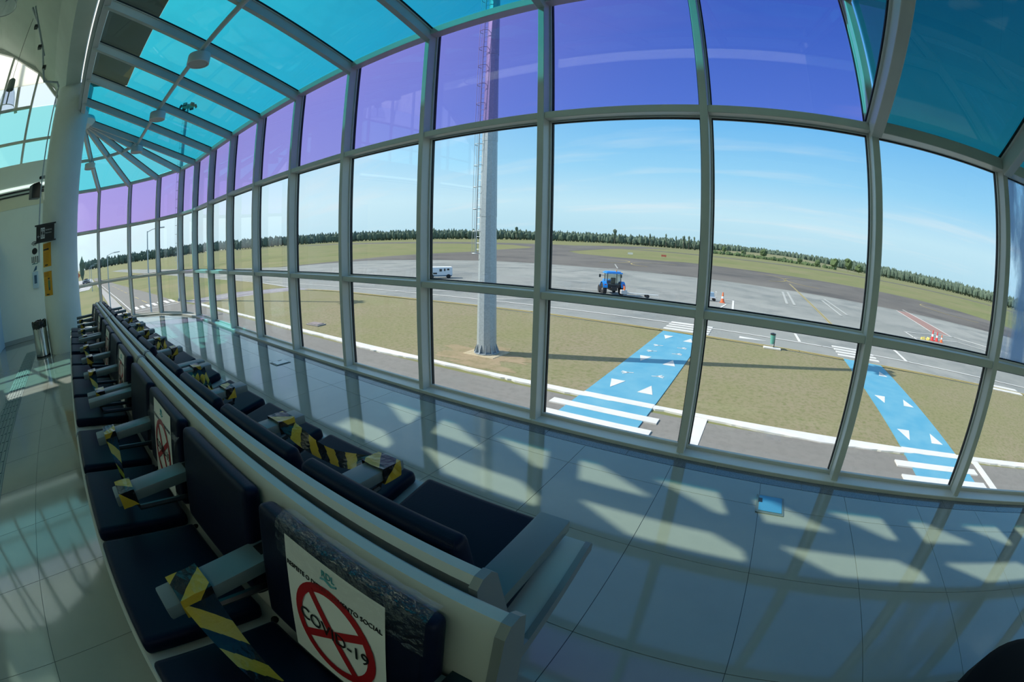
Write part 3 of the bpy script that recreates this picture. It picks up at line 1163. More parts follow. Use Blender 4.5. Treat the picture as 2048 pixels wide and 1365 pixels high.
tag(slab('parking', [(-138, -8), (-138, 2.6), (-190, 6.4), (-270, 7.4), (-270, -10)], -.3, .04, ground_mat('parking_pale', (.42, .42, .42), (.36, .37, .38), (.48, .47, .45), .08, .5)), 'pale far parking place left of the road', kind='structure')
lamp_post(-49.0, 8.4, 8.8, 1.35, 'nearest street lamp by the crossing, its pole cutting the left windows')
lamp_post(-66.3, 4.6, 7.3, 1.35, 'second street lamp along the left road, left of the nearest')
lamp_post(-126.4, 3.4, 6.6, 1.35, 'third small street lamp far along the left road')
lamp_post(-160.0, 3.6, 6.3, 1.35, 'farthest tiny street lamp beside the parking place')

# ---- tractor
BLUEB = mat('tractor_blue', (0.02, 0.25, 0.72), 0.35)
RUBBER = mat('rubber', (0.018, 0.018, 0.020), 0.8)
G_CAB = glass('cab_glass', (0.55, 0.68, 0.66), 0.05, 0.5)
tr = empty('tractor', (-15.6, 46.2, GZ + .03), 0.62, label='blue tractor with glazed cab and blue roof parked on the apron', cat='tractor')
q = MB()
q.box(-.95, .95, -.75, .85, 2.38, 2.52)
q.box(-.80, .80, -.55, .70, 2.52, 2.62)
q.build('cab_roof', BLUEB, tr, bevel=.05)
for nm, pts in (('cab_post', (-.80, -.62)), ('cab_post', (.80, -.62)), ('cab_post', (-.74, .72)), ('cab_post', (.74, .72))):
    q = MB()
    q.tube([(pts[0], pts[1], .95), (pts[0] * .94, pts[1], 2.4)], .045, 6)
    q.build(nm, DARK, tr)
for pts in (((-.74, -.64, 1.25), (.74, -.64, 1.25), (.70, -.64, 2.36), (-.70, -.64, 2.36)), ((-.70, .74, 1.25), (.70, .74, 1.25), (.66, .74, 2.36), (-.66, .74, 2.36)),
            ((-.80, -.58, 1.25), (-.76, .70, 1.25), (-.72, .70, 2.36), (-.76, -.58, 2.36)), ((.80, -.58, 1.25), (.76, .70, 1.25), (.72, .70, 2.36), (.76, -.58, 2.36))):
    q = MB()
    q.quad(*pts)
    q.build('cab_window', G_CAB, tr)
q = MB()
q.box(-.80, .80, -.65, .75, .85, 1.25)
q.box(-.35, .35, -.9, 2.6, .55, .95)
q.build('chassis', DARK, tr, bevel=.03, seg=1)
q = MB()
q.box(-.42, .42, .8, 2.7, .95, 1.55)
q.build('hood', BLUEB, tr, bevel=.10)
q = MB()
q.box(-.28, .28, -.30, .20, 1.15, 1.30)
q.box(-.28, .28, -.36, -.24, 1.30, 1.95)
q.build('seat', DARK, tr, bevel=.05)
q = MB()
q.tube([(-.18 + .0, .52, 1.62), (.0, .48, 1.75), (.18, .52, 1.62), (0, .56, 1.5), (-.18, .52, 1.62)], .02, 5)
q.build('steering_wheel', DARK, tr)
for sx in (-1, 1):
    q = MB()
    prof = []
    for a in range(10, 171, 16):
        prof.append((.78 * math.cos(math.radians(a)) - .15, .75 + .78 * math.sin(math.radians(a))))
    for a in range(170, 9, -16):
        prof.append((.72 * math.cos(math.radians(a)) - .15, .75 + .72 * math.sin(math.radians(a))))
    q.sweep(prof, sx * .78, sx * 1.28)
    q.build('fender', BLUEB, tr)
    q = MB()
    q.lathe([(.2, -.2), (.66, -.2), (.70, -.12), (.70, .12), (.66, .2), (.2, .2)], (0, 0, 0), 20)
    q.b.transform(Matrix.Translation((sx * 1.03, -.15, .70)) @ Matrix.Rotation(PI / 2, 4, 'Y'))
    wobj = q.build('rear_wheel', RUBBER, tr)
    q = MB()
    q.lathe([(0, -.1), (.34, -.1), (.34, .1), (0, .1)], (0, 0, 0), 12)
    q.b.transform(Matrix.Translation((sx * 1.06, -.15, .70)) @ Matrix.Rotation(PI / 2, 4, 'Y'))
    q.build('rim', WHITE, wobj)
    q = MB()
    q.lathe([(0, -.13), (.42, -.13), (.45, -.07), (.45, .07), (.42, .13), (0, .13)], (0, 0, 0), 16)
    q.b.transform(Matrix.Translation((sx * .85, 2.1, .45)) @ Matrix.Rotation(PI / 2, 4, 'Y'))
    q.build('front_wheel', RUBBER, tr)
    q = MB()
    q.tube([(sx * .8, .7, 2.1), (sx * 1.25, .8, 2.12)], .02, 5)
    q.box(sx * 1.25 - .1, sx * 1.25 + .1, .78, .82, 1.85, 2.2)
    q.build('mirror', DARK, tr)
    q = MB()
    q.box(sx * 1.03 - .12, sx * 1.03 + .12, -.96, -.92, 1.18, 1.28)
    q.build('tail_light', mat('tail_red', (.4, .03, .02), .3), tr)
q = MB()
q.lathe([(0, 0), (.07, 0), (.06, .16), (0, .18)], (.3, -.4, 2.62), 8)
q.build('beacon', mat('amber', (.7, .25, .03), .3), tr)
tb = empty('tow_bar', (-12.7, 46.4, GZ + .03), 0.5, label='white aircraft tow bar lying right of the blue tractor', cat='tow bar')
q = MB()
q.tube([(-1.6, 0, .45), (2.4, 0, .35)], .06, 6)
q.build('bar', WHITE, tb)
q = MB()
q.box(-1.9, -1.2, -.3, .3, .3, .75)
q.build('hitch', mat('pale_grey', (.5, .52, .55), .5), tb, bevel=.04, seg=1)
for yy in (-.35, .35):
    q = MB()
    q.lathe([(.0, -.06), (.2, -.06), (.2, .06), (0, .06)], (0, 0, 0), 12)
    q.b.transform(Matrix.Translation((1.1, yy, .2)) @ Matrix.Rotation(PI / 2, 4, 'X'))
    q.build('wheel', RUBBER, tb)
for yy in (-.25, .2):
    q = MB()
    q.tube([(-1.5, yy, .75), (-1.5, yy, 1.15)], .07, 6)
    q.build('marker_light', mat('marker_orange', (.75, .2, .06), .5), tb)

# ---- ground power cart
gp = empty('ground_power_unit', (-41.6, 47.6, GZ + .03), .78, label='white box-shaped ground power cart on the left part of the apron', cat='cart')
PALEB = mat('cart_paint', (.66, .72, .78), .4)
q = MB()
q.box(-1.75, 1.75, -.75, .75, .45, 1.55)
q.build('body', PALEB, gp, bevel=.06)
q = MB()
q.box(-1.7, 1.7, -.70, .70, 1.55, 1.62)
q.build('top_cover', WHITE, gp, bevel=.03, seg=1)
for k, (a, b_, c, d) in enumerate(((-1.5, -1.25, .7, 1.4), (-1.0, -.45, .62, .85), (-.1, .25, 1.0, 1.35), (.55, .75, 1.05, 1.4), (1.0, 1.3, 1.15, 1.4))):
    q = MB()
    q.box(a, b_, -.775, -.74, c, d)
    q.build('vent_panel', DARK, gp)
q = MB()
q.box(-1.785, -1.74, -.3, .3, 1.0, 1.4)
q.build('control_window', DARK, gp)
for x_ in (-1.2, 1.2):
    for y_ in (-.7, .7):
        q = MB()
        q.lathe([(0, -.1), (.3, -.1), (.3, .1), (0, .1)], (0, 0, 0), 14)
        q.b.transform(Matrix.Translation((x_, y_, .3)) @ Matrix.Rotation(PI / 2, 4, 'X'))
        q.build('wheel', RUBBER, gp)
q = MB()
q.box(-1.7, 1.7, -.6, .6, .28, .45)
q.build('undercarriage', mat('cart_blue', (.15, .28, .42), .5), gp)
q = MB()
q.tube([(-1.7, -.3, .4), (-2.8, 0, .35), (-1.7, .3, .4)], .04, 6)
q.build('drawbar', DARK, gp)

# ---- cones, chocks, equipment
ORANGE = mat('cone_orange', (.75, .16, .05), .6)
CONERED = mat('cone_red', (.62, .05, .05), .6)


def cone(x, y, h, colm, label):
    t = empty('traffic_cone', (x, y, GZ + .03), 0, label=label, cat='cone')
    q = MB()
    q.box(-h * .26, h * .26, -h * .26, h * .26, 0, .05)
    q.build('base', colm, t)
    q = MB()
    q.lathe([(h * .20, .05), (h * .14, h * .40)], (0, 0, 0), 12)
    q.build('body', colm, t)
    q = MB()
    q.lathe([(h * .105, h * .62), (h * .05, h), (0, h)], (0, 0, 0), 12)
    q.build('body', colm, t)
    q = MB()
    q.lathe([(h * .142, h * .40), (h * .107, h * .62)], (0, 0, 0), 12)
    q.build('band', WHITE, t)


cone(23.3, 48.3, 1.15, CONERED, 'taller red cone at left of the cluster on the right apron')
cone(24.02, 48.35, 1.05, CONERED, 'red cone in the middle of the right apron cluster')
cone(24.75, 48.3, .85, ORANGE, 'orange cone at right end of the right apron cluster')
cone(-3.55, 51.2, 1.2, ORANGE, 'lone orange cone beside the small equipment trolley')
ch = empty('wheel_chocks', (22.2, 47.9, GZ + .03), .3, label='heap of yellow wheel chocks left of the red cones', cat='chocks')
for k in range(4):
    q = MB()
    q.sweep([(-.15, 0), (.15, 0), (.04, .26), (-.04, .26)], -.28, .28)
    o = q.build('chock', mat('chock_yellow', (.72, .58, .16), .6), ch)
    o.location = (-.6 + k * .42, (k % 2) * .25, .0)
    o.rotation_euler = (0, 0, .5 * k)
eq = empty('equipment_trolley', (-5.0, 51.6, GZ + .03), .3, label='small pale equipment trolley left of the lone orange cone', cat='trolley')
q = MB()
q.box(-.5, .5, -.35, .35, .35, .50)
q.build('deck', PALEB, eq, bevel=.02, seg=1)
q = MB()
q.box(-.4, .3, -.3, .3, .50, 1.0)
q.build('box', mat('trolley_blue', (.30, .45, .60), .5), eq, bevel=.02, seg=1)
for x_ in (-.38, .38):
    for y_ in (-.32, .32):
        q = MB()
        q.lathe([(0, -.04), (.17, -.04), (.17, .04), (0, .04)], (0, 0, 0), 10)
        q.b.transform(Matrix.Translation((x_, y_, .18)) @ Matrix.Rotation(PI / 2, 4, 'X'))
        q.build('wheel', RUBBER, eq)
q = MB()
q.tube([(.5, -.3, .45), (.6, -.3, 1.1), (.6, .3, 1.1), (.5, .3, .45)], .025, 6)
q.build('handle', WHITE, eq)

# ---- litter bin on its white block
lb = empty('litter_bin', (1.78, 29.25, GZ + .04), .08, label='green litter bin on a post and white block at the lawn edge', cat='bin')
q = MB()
q.box(-.62, .62, -.18, .18, 0, .12)
q.build('block', PAINTW, lb, bevel=.02, seg=1)
q = MB()
q.tube([(.12, .05, .1), (.12, .05, .95)], .03, 6)
q.build('post', DARK, lb)
q = MB()
q.lathe([(0, .35), (.13, .35), (.19, .95), (.15, .95), (.11, .45)], (-.05, 0, 0), 14)
q.build('basket', mat('bin_green', (.12, .38, .32), .5), lb)
q = MB()
q.lathe([(.19, .93), (.205, 1.02), (.0, 1.08)], (-.05, 0, 0), 14)
q.build('lid', DARK, lb)
mh = empty('manhole_cover', (-26.8, 16.9, GZ + .05), .1, label='low grey manhole slab lying in the lawn, left of the mast', cat='manhole')
q = MB()
q.box(-.7, .7, -.4, .4, 0, .07)
q.build('frame', ground_mat('manhole_grey', (.36, .33, .31), (.30, .28, .27), (.25, .24, .23), 2, 6), mh)
q = MB()
q.box(-.6, .55, -.3, .32, .07, .11)
q.build('lid', ground_mat('manhole_lid', (.27, .22, .22), (.30, .26, .25), (.22, .20, .2), 2, 6), mh)

# ---- parked cars and road sign far left
for k, (x_, y_, rz, c, w_) in enumerate(((-150, -2.6, .3, (.62, .64, .66), 'white car nearest in the far left parking place'), (-168, 3.2, .2, (.45, .48, .52), 'silver grey car second in the far left parking place'),
                                         (-180, -4.0, .4, (.70, .70, .70), 'white car behind the silver one, far left'), (-196, 2.5, .25, (.12, .13, .16), 'dark car in the middle of the far left parking place'),
                                         (-212, -3.5, .3, (.55, .58, .62), 'pale grey car near the end of the far left parking place'), (-228, 3.0, .3, (.72, .72, .70), 'last white car of the far left parking place'))):
    t = empty('car', (x_, y_, GZ + .03), rz + 1.2, label=w_, cat='car', group='cars parked far left')
    cm = mat('car_paint_%d' % k, c, .3)
    q = MB()
    q.box(-2.0, 2.0, -.85, .85, .35, .95)
    q.build('body', cm, t, bevel=.15)
    q = MB()
    q.sweep([(-1.3, .95), (1.1, .95), (.6, 1.45), (-.9, 1.45)], -.75, .75)
    q.b.transform(Matrix.Rotation(-PI / 2, 4, 'Z'))
    q.build('cabin', DARK, t)
    for x1 in (-1.3, 1.3):
        for y1 in (-.8, .8):
            q = MB()
            q.lathe([(0, -.1), (.32, -.1), (.32, .1), (0, .1)], (0, 0, 0), 10)
            q.b.transform(Matrix.Translation((x1, y1, .32)) @ Matrix.Rotation(PI / 2, 4, 'X'))
            q.build('wheel', RUBBER, t)
rs = empty('road_sign', (-140, -1.4, GZ), 0, label='small orange diamond road sign by the far left road', cat='sign')
q = MB()
q.tube([(0, 0, 0), (0, 0, 4.6)], .06, 6)
q.build('post', GALV, rs)
q = MB()
q.beam((0, -.9, 4.5), (0, .9, 4.5), .06, 1.8)
q.b.transform(Matrix.Translation((.08, 0, 4.5)) @ Matrix.Rotation(PI / 4, 4, 'X') @ Matrix.Translation((0, 0, -4.5)))
q.build('plate', ORANGE, rs)
for nm_, x_, y_, c_, lb_ in (('airfield_sign', -58, 196, (.75, .75, .70), 'small white airfield board on the green island'), ('airfield_sign', -44, 205, (.55, .12, .08), 'small red airfield board on the green island')):
    t = empty(nm_, (x_, y_, GZ), .3, label=lb_, cat='sign')
    q = MB()
    q.box(-1.2, 1.2, -.08, .08, .3, 1.2)
    q.build('board', mat(nm_ + lb_[6:9], c_, .6), t)
    q = MB()
    for dx in (-.9, .9):
        q.box(dx - .05, dx + .05, -.05, .05, 0, .3)
    q.build('feet', DARK, t)

# ---- trees
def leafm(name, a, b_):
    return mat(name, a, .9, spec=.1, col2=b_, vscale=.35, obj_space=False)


LEAF1 = leafm('leaf_hazed', (.085, .13, .10), (.125, .165, .12))  # leaf green lightened, the distance haze is put into the colour
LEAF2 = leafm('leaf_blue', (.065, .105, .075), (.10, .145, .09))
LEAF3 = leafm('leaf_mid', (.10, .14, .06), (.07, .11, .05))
BARK = mat('bark', (.16, .13, .10), .9)
random.seed(11)


def tree_mesh(b, x, y, h, wd, trunk=.35, jit=.22, nb=3, z0=GZ):
    b.blob((x, y, z0 + h * (.5 + trunk * .5)), 1, 1, (wd, wd, h * (.5 - trunk * .5)), jit)
    for _ in range(nb - 1):
        b.blob((x + random.uniform(-.5, .5) * wd, y + random.uniform(-.5, .5) * wd, z0 + h * random.uniform(.5, .85)), 1, 1, (wd * .6, wd * .6, h * .16), jit)


forest_specs = []
for az in [a * .26 for a in range(int(40 / .26), int(179.5 / .26))]:
    if 79.5 < az < 96.5:
        R0, hh = 1550, (21, 27)
    elif az >= 158:
        R0, hh = 1500, (20, 31)
    else:
        R0, hh = 960, (15, 21)
    for row in range(5):
        r = R0 + row * 20 + random.uniform(-8, 8)
        a2 = az + random.uniform(-.16, .16)
        x, y = at(r, a2)
        forest_specs.append((x, y, random.uniform(*hh) + row * 1.0, random.uniform(3.2, 5.0) * (R0 / 960), az))
fb = LB()
for (x, y, h, wd, az) in forest_specs:
    tree_mesh(fb, x, y, h, wd, .03, .25, 2)
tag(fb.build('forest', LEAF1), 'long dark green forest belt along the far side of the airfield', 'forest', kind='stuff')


def tree(name, az, r, h, wd, label, group=None, leaf=LEAF1, trunk=.35, nb=4, jit=.25):
    x, y = at(r, az)
    t = empty(name, (x, y, GZ), 0, label=label, cat='tree' if name == 'tree' else 'bush', group=group)
    q = MB()
    tree_mesh(q, 0, 0, h, wd, trunk, jit, nb, 0)
    q.build('crown', leaf, t)
    q = MB()
    q.tube([(0, 0, 0), (0, 0, h * .75)], h * .014 + .08, 6)
    q.build('trunk', BARK, t)
    return t


for az, h, wd, lb_ in ((121.3, 29, 3.6, 'round headed tree poking above the forest right of the mast'), (108.6, 31, 4.2, 'broad forked tree above the forest over the blue tractor'),
                       (104.0, 27, 2.0, 'slim treetop above the forest left of the pine clump'), (101.9, 29, 2.2, 'thin tall tree above the forest before the pine clump'),
                       (100.6, 27, 1.8, 'small spire tree just left of the pine clump'), (99.6, 29, 3.0, 'first leaning pine of the clump above the forest'),
                       (98.9, 29, 3.0, 'second pine of the clump above the forest'), (98.2, 29, 2.6, 'third pine of the clump above the forest'), (97.3, 27, 2.2, 'single tree beside the window bar at the forest end')):
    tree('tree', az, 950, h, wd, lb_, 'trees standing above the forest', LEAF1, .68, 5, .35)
for az, r, h, wd, lb_ in ((94.2, 700, 13, 4.5, 'dark round tree at the left foot of the open hillside'), (91.6, 690, 9, 5, 'low tree second on the open hillside'), (88.9, 660, 15, 5.5, 'tallest lone tree on the open hillside'),
                          (86.1, 760, 7, 4.0, 'small bush high on the open hillside'), (84.0, 600, 9, 4.6, 'round bush at right on the open hillside'), (81.6, 590, 10, 4.4, 'dark bush before the right hand wood'),
                          (79.2, 620, 16, 6.5, 'leafy tree at the corner of the right wood'), (77.3, 610, 18, 6.0, 'taller leafy tree inside the corner of the right wood'), (75.8, 590, 12, 7.0, 'broad pale tree below the right wood')):
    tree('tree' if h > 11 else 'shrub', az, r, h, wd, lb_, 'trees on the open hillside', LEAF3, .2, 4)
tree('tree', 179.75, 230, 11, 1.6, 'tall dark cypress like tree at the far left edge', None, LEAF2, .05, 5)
b = LB()
for k in range(260):
    az = random.uniform(79, 97)
    r = 640 + random.uniform(0, 60) - (az - 79) * 2
    x, y = at(r, az)
    hh = random.uniform(1.5, 4.0)
    b.blob((x, y, GZ + hh * .4), 1, 1, (random.uniform(2, 4), random.uniform(2, 4), hh), .3)
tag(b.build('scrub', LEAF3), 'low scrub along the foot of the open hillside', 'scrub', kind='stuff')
# the gentle pale hillside itself
q = MB()
rows = []
for az in range(76, 100, 2):
    rr_ = []
    for r, z in ((640, 0), (800, 3.0), (1000, 7.5), (1250, 10.5), (1500, 9)):
        x, y = at(r, az)
        e = max(0.0, math.sin((az - 76) / 22 * PI))
        rr_.append(q.b.verts.new((x, y, GZ - .2 + z * e)))
    rows.append(rr_)
for A, B in zip(rows, rows[1:]):
    for i in range(4):
        q.b.faces.new((A[i], A[i + 1], B[i + 1], B[i]))
tag(q.build('hillside', ground_mat('hill_grass', (.235, .215, .125), (.20, .20, .10), (.15, .165, .075), .01, .03), smooth=True), 'gentle pale hillside behind the runway', kind='structure')

# ================================================================== THINGS INDOORS
# ---- waiting benches
UC = [-.8475, -.2825, .2825, .8475]
UA = [-1.13, -.565, 0.0, .565, 1.13]
BL = 1.185
SHP = [(.582, .470), (.570, .484), (.545, .482), (.30, .437), (.19, .418), (.152, .426), (.127, .47), (.088, .66), (.055, .785), (.040, .803), (.018, .803), (.006, .790),
       (.020, .770), (.060, .655), (.100, .455), (.132, .405), (.19, .394), (.30, .413), (.545, .457), (.575, .455)]
CAP = [(.585, .470), (.571, .487), (.545, .485), (.30, .440), (.20, .422), (.160, .428), (.131, .47), (.093, .66), (.060, .787), (.042, .806), (.016, .806), (-.002, .792),
       (.0, .70), (.05, .40), (.12, .375), (.19, .378), (.30, .400), (.545, .448), (.582, .448)]


def seat_cushion_mesh(name, L, D, H):
    q = MB()
    q.box(-L / 2, L / 2, -D / 2, D / 2, -H / 2, H / 2)
    return q.mesh(name, NAVY, smooth=True, bevel=.021, seg=4)


SEAT_ME = seat_cushion_mesh('seat', .505, .385, .050)
BACK_ME = seat_cushion_mesh('backrest', .505, .315, .050)
q = MB()
q.sweep(SHP, -BL, BL)
SHELL_ME = q.mesh('shell', SHELL, smooth=True)
q = MB()
q.sweep(CAP, -.009, .009)
CAP_ME = q.mesh('end_panel', mat('end_panel_grey', (.20, .22, .23), .4, .2), smooth=False)
q = MB()
q.box(-.043, .043, -.165, .165, -.018, .018)
ARM_ME = q.mesh('armrest', ALU, smooth=True, bevel=.006, seg=2)
q = MB()
q.tube([(0, .10, -.02), (0, .085, -.065), (0, -.20, -.105)], .010, 6)
q.box(-.02, .02, -.23, -.13, -.03, .02)
ARMB_ME = q.mesh('bracket', BLACK)
q = MB()
q.box(-BL + .1, BL - .1, .16, .22, .33, .39)
BEAM_ME = q.mesh('crossbeam', DARK)
q = MB()
q.box(-.03, .03, .16, .22, .03, .34)
q.box(-.03, .03, .02, .50, 0.0, .035)
LEG_ME = q.mesh('leg', DARK)
q = MB()
q.lathe([(0, 0), (.014, 0), (.011, .008), (0, .009)], (0, 0, 0), 10)
BOLT_ME = q.mesh('bolt', BLACK)
ANG_S = math.atan2(.482 - .437, .245)
ANG_B = math.atan2(.785 - .47, .127 - .055)


def bench_y(x):
    return .405 + (x + .3) * .0165


YAWB = .0165


def bench(cx_, side, label):
    """side +1 faces the glass, -1 faces the hall"""
    t = empty('waiting_bench', (cx_, bench_y(cx_) + (.004 if side > 0 else -.004), 0), YAWB + (0 if side > 0 else PI), label=label, cat='bench', group='navy four-seat benches in the back-to-back row')
    put('shell', SHELL_ME, t)
    for s in (-BL, BL):
        put('end_panel', CAP_ME, t, (s, 0, 0))
    put('crossbeam', BEAM_ME, t)
    for s in (-.72, .72):
        put('leg', LEG_ME, t, (s, 0, 0))
    for u in UC:
        put('seat', SEAT_ME, t, (u, .372, .475), (ANG_S, 0, 0))
        put('backrest', BACK_ME, t, (u, .121, .646), (PI - ANG_B, 0, 0))
    for u in UA:
        a = put('armrest', ARM_ME, t, (u, .268, .640))
        put('bracket', ARMB_ME, a)
        put('bolt', BOLT_ME, t, (u, .17, .419))
    return t


ORD = ['nearest', 'middle', 'farthest']
WX = [-1.50, -3.89, -6.28]
RX = [-1.407, -3.80, -6.19]
for k in range(3):
    bench(WX[k], 1, '%s navy four-seat bench of the row side facing the glass wall' % ORD[k])
for k in range(3):
    bench(RX[k], -1, '%s navy four-seat bench of the row side facing the hall' % ORD[k])

# ---- taped paper signs and plastic film
FILM = bpy.data.materials.new('plastic_film')
FILM.use_nodes = True
t_ = NT(FILM.node_tree)
o_ = t_.n('ShaderNodeOutputMaterial')
tr_ = t_.n('ShaderNodeBsdfTransparent')
gl_ = t_.n('ShaderNodeBsdfGlossy')
gl_.inputs['Roughness'].default_value = .12
bp_ = t_.n('ShaderNodeBump')
bp_.inputs['Strength'].default_value = .9
bp_.inputs['Distance'].default_value = .012
t_.l(t_.noise(t_.n('ShaderNodeTexCoord').outputs['Object'], 28, 4, .6), bp_.inputs['Height'])
t_.l(bp_.outputs[0], gl_.inputs['Normal'])
mx_ = t_.n('ShaderNodeMixShader')
mx_.inputs[0].default_value = .10
t_.l(tr_.outputs[0], mx_.inputs[1])
t_.l(gl_.outputs[0], mx_.inputs[2])
t_.l(mx_.outputs[0], o_.inputs[0])

PW, PH = .288, .315


def grid_mesh(name, w_, h_, nx, ny, amp, material, wrap=0.0, z0=0.0):
    q = MB()
    vs = []
    for j in range(ny + 1):
        row = []
        for i in range(nx + 1):
            x, y = -w_ / 2 + w_ * i / nx, -h_ / 2 + h_ * j / ny
            z = z0 + random.uniform(0, amp)
            if wrap and y > h_ / 2 - wrap:
                a = (y - (h_ / 2 - wrap)) / wrap * PI * .62
                y2 = h_ / 2 - wrap + .034 * math.sin(a)
                z = z0 - .034 * (1 - math.cos(a)) + random.uniform(0, amp)
                y = y2
            row.append(q.b.verts.new((x, y, z)))
        vs.append(row)
    for A, B in zip(vs, vs[1:]):
        for i in range(nx):
            q.b.faces.new((A[i], A[i + 1], B[i + 1], B[i]))
    return q.mesh(name, material)


random.seed(5)
PAPER_ME = grid_mesh('paper', PW, PH, 6, 6, .0012, PAPER)
FILM_ME = grid_mesh('plastic_film', .47, .42, 26, 22, .007, FILM, wrap=.10, z0=.006)
FILMT_ME = grid_mesh('plastic_film', .40, .085, 26, 8, .005, FILM, wrap=.03, z0=.004)


def ring_mesh():
    q = MB()
    n = 40
    for r0, r1 in ((.099, .120),):
        A = [q.b.verts.new((r0 * math.cos(2 * PI * i / n), r0 * math.sin(2 * PI * i / n), .0028)) for i in range(n)]
        B = [q.b.verts.new((r1 * math.cos(2 * PI * i / n), r1 * math.sin(2 * PI * i / n), .0028)) for i in range(n)]
        for i in range(n):
            q.b.faces.new((A[i], B[i], B[(i + 1) % n], A[(i + 1) % n]))
    return q.mesh('prohibition_ring', RED)


def bar_mesh(a):
    q = MB()
    c, s_ = math.cos(a), math.sin(a)
    q.beam((-.108 * c, -.108 * s_, .0027), (.108 * c, .108 * s_, .0027), .019, .0008)
    return q.mesh('cross_bar', RED)


RING_ME, BAR1_ME, BAR2_ME = ring_mesh(), bar_mesh(-.95), bar_mesh(.55)
TXT_COVID = text_mesh('COVID-19', .047, INK)
TXT_TOP1 = text_mesh('RESPEITE O DISTANCIAMENTO SOCIAL', .0158, INK)
TXT_LOGO = text_mesh('RDL', .021, TEALINK)
q = MB()
q.tube([(-.022, -.014, 0), (-.008, -.010, 0), (.01, -.016, 0), (.024, -.010, 0)], .0025, 4)
LOGO_ME = q.mesh('logo_wave', TEALINK)


def paper_sign(bx, side, u, label, full=True):
    """sheet taped over the backrest centred at u of the bench at bx"""
    rz = YAWB + (0 if side > 0 else PI)
    U = Vector((math.cos(rz), math.sin(rz), 0))
    V = Vector((-math.sin(rz), math.cos(rz), 0))
    Zv = Vector((0, 0, 1))
    tau = PI / 2 - ANG_B
    Yv = (Zv * math.cos(tau) - V * math.sin(tau)).normalized()
    Xv = -U
    N = Xv.cross(Yv)
    o = Vector((bx, bench_y(bx) + (.004 if side > 0 else -.004), 0)) + U * u + V * .121 + Zv * .646 + N * .027 - Yv * .014 + Xv * .018
    t = empty('paper_sign', (0, 0, 0), label=label, cat='sign', group='taped distancing signs on the backrests')
    mt_ = Matrix.Identity(4)
    for i in range(3):
        mt_[i][0], mt_[i][1], mt_[i][2], mt_[i][3] = Xv[i], Yv[i], N[i], o[i]
    t.matrix_world = mt_
    put('paper', PAPER_ME, t)
    put('prohibition_ring', RING_ME, t, (0, -.016, 0))
    put('cross_bar', BAR1_ME, t, (0, -.016, 0))
    put('cross_bar', BAR2_ME, t, (0, -.016, 0))
    put('lettering', TXT_COVID, t, (0, -.016, .0036))
    put('lettering', TXT_TOP1, t, (0, .094, .0022))
    put('lettering', TXT_LOGO, t, (0, .135, .0022))
    put('logo_wave', LOGO_ME, t, (0, .135, .0022))
    if full:
        put('plastic_film', FILM_ME, t, (0, -.028, .002))
    else:
        put('plastic_film', FILMT_ME, t, (0.03, .150, .002))
    return t


WHERE = [['the nearest hall-side bench, first seat', 'the nearest hall-side bench, third seat'], ['the middle hall-side bench, first seat', 'the middle hall-side bench, third seat'], ['the farthest hall-side bench, first seat', 'the farthest hall-side bench, third seat']]
for k in range(3):
    for j, u in enumerate((-.8475, .2825)):
        paper_sign(RX[k], -1, u, 'white paper sign with red prohibition ring on ' + WHERE[k][j], full=not (k == 0 and j == 0))
    for j, u in enumerate((.2825, -.8475)):
        paper_sign(WX[k], 1, u, 'film covered paper sign on the %s glass-side bench, %s seat' % (ORD[k], ('second', 'fourth')[j]))

# ---- yellow and black barrier tapes
TAPE = bpy.data.materials.new('barrier_tape')
TAPE.use_nodes = True
t_ = NT(TAPE.node_tree)
o_ = t_.n('ShaderNodeOutputMaterial')
p_ = t_.n('ShaderNodeBsdfPrincipled')
t_.l(p_.outputs[0], o_.inputs[0])
uv_ = t_.n('ShaderNodeUVMap')
se_ = t_.n('ShaderNodeSeparateXYZ')
t_.l(uv_.outputs[0], se_.inputs[0])
fr_ = t_.math('FRACT', t_.math('DIVIDE', t_.math('ADD', se_.outputs[0], t_.math('MULTIPLY', se_.outputs[1], .9)), .135))
st_ = t_.math('GREATER_THAN', fr_, .5)
t_.l(t_.mix(st_, (.010, .010, .011), (.50, .34, .035)), p_.inputs['Base Color'])
p_.inputs['Roughness'].default_value = .22
b_ = t_.n('ShaderNodeBump')
b_.inputs['Strength'].default_value = .5
b_.inputs['Distance'].default_value = .004
t_.l(t_.noise(t_.n('ShaderNodeTexCoord').outputs['Object'], 60, 3), b_.inputs['Height'])
t_.l(b_.outputs[0], p_.inputs['Normal'])


def ribbon(b, pts, wdirs, width, uvl, jit=.003, u0=0.0):
    P = [Vector(p) for p in pts]
    cols = 4
    rows = []
    u = u0
    us = []
    for i, p in enumerate(P):
        if i:
            u += (P[i] - P[i - 1]).length
        us.append(u)
        wv = Vector(wdirs[i])
        row = []
        for c in range(cols + 1):
            f = c / cols - .5
            j = Vector((random.uniform(-jit, jit), random.uniform(-jit, jit), random.uniform(-jit, jit)))
            row.append(b.b.verts.new(p + wv * width * f + j))
        rows.append(row)
    for i in range(len(rows) - 1):
        for c in range(cols):
            f = b.b.faces.new((rows[i][c], rows[i][c + 1], rows[i + 1][c + 1], rows[i + 1][c]))
            for lp, (uu, vv) in zip(f.loops, ((us[i], c), (us[i], c + 1), (us[i + 1], c + 1), (us[i + 1], c))):
                lp[uvl].uv = (uu, vv / cols * width)


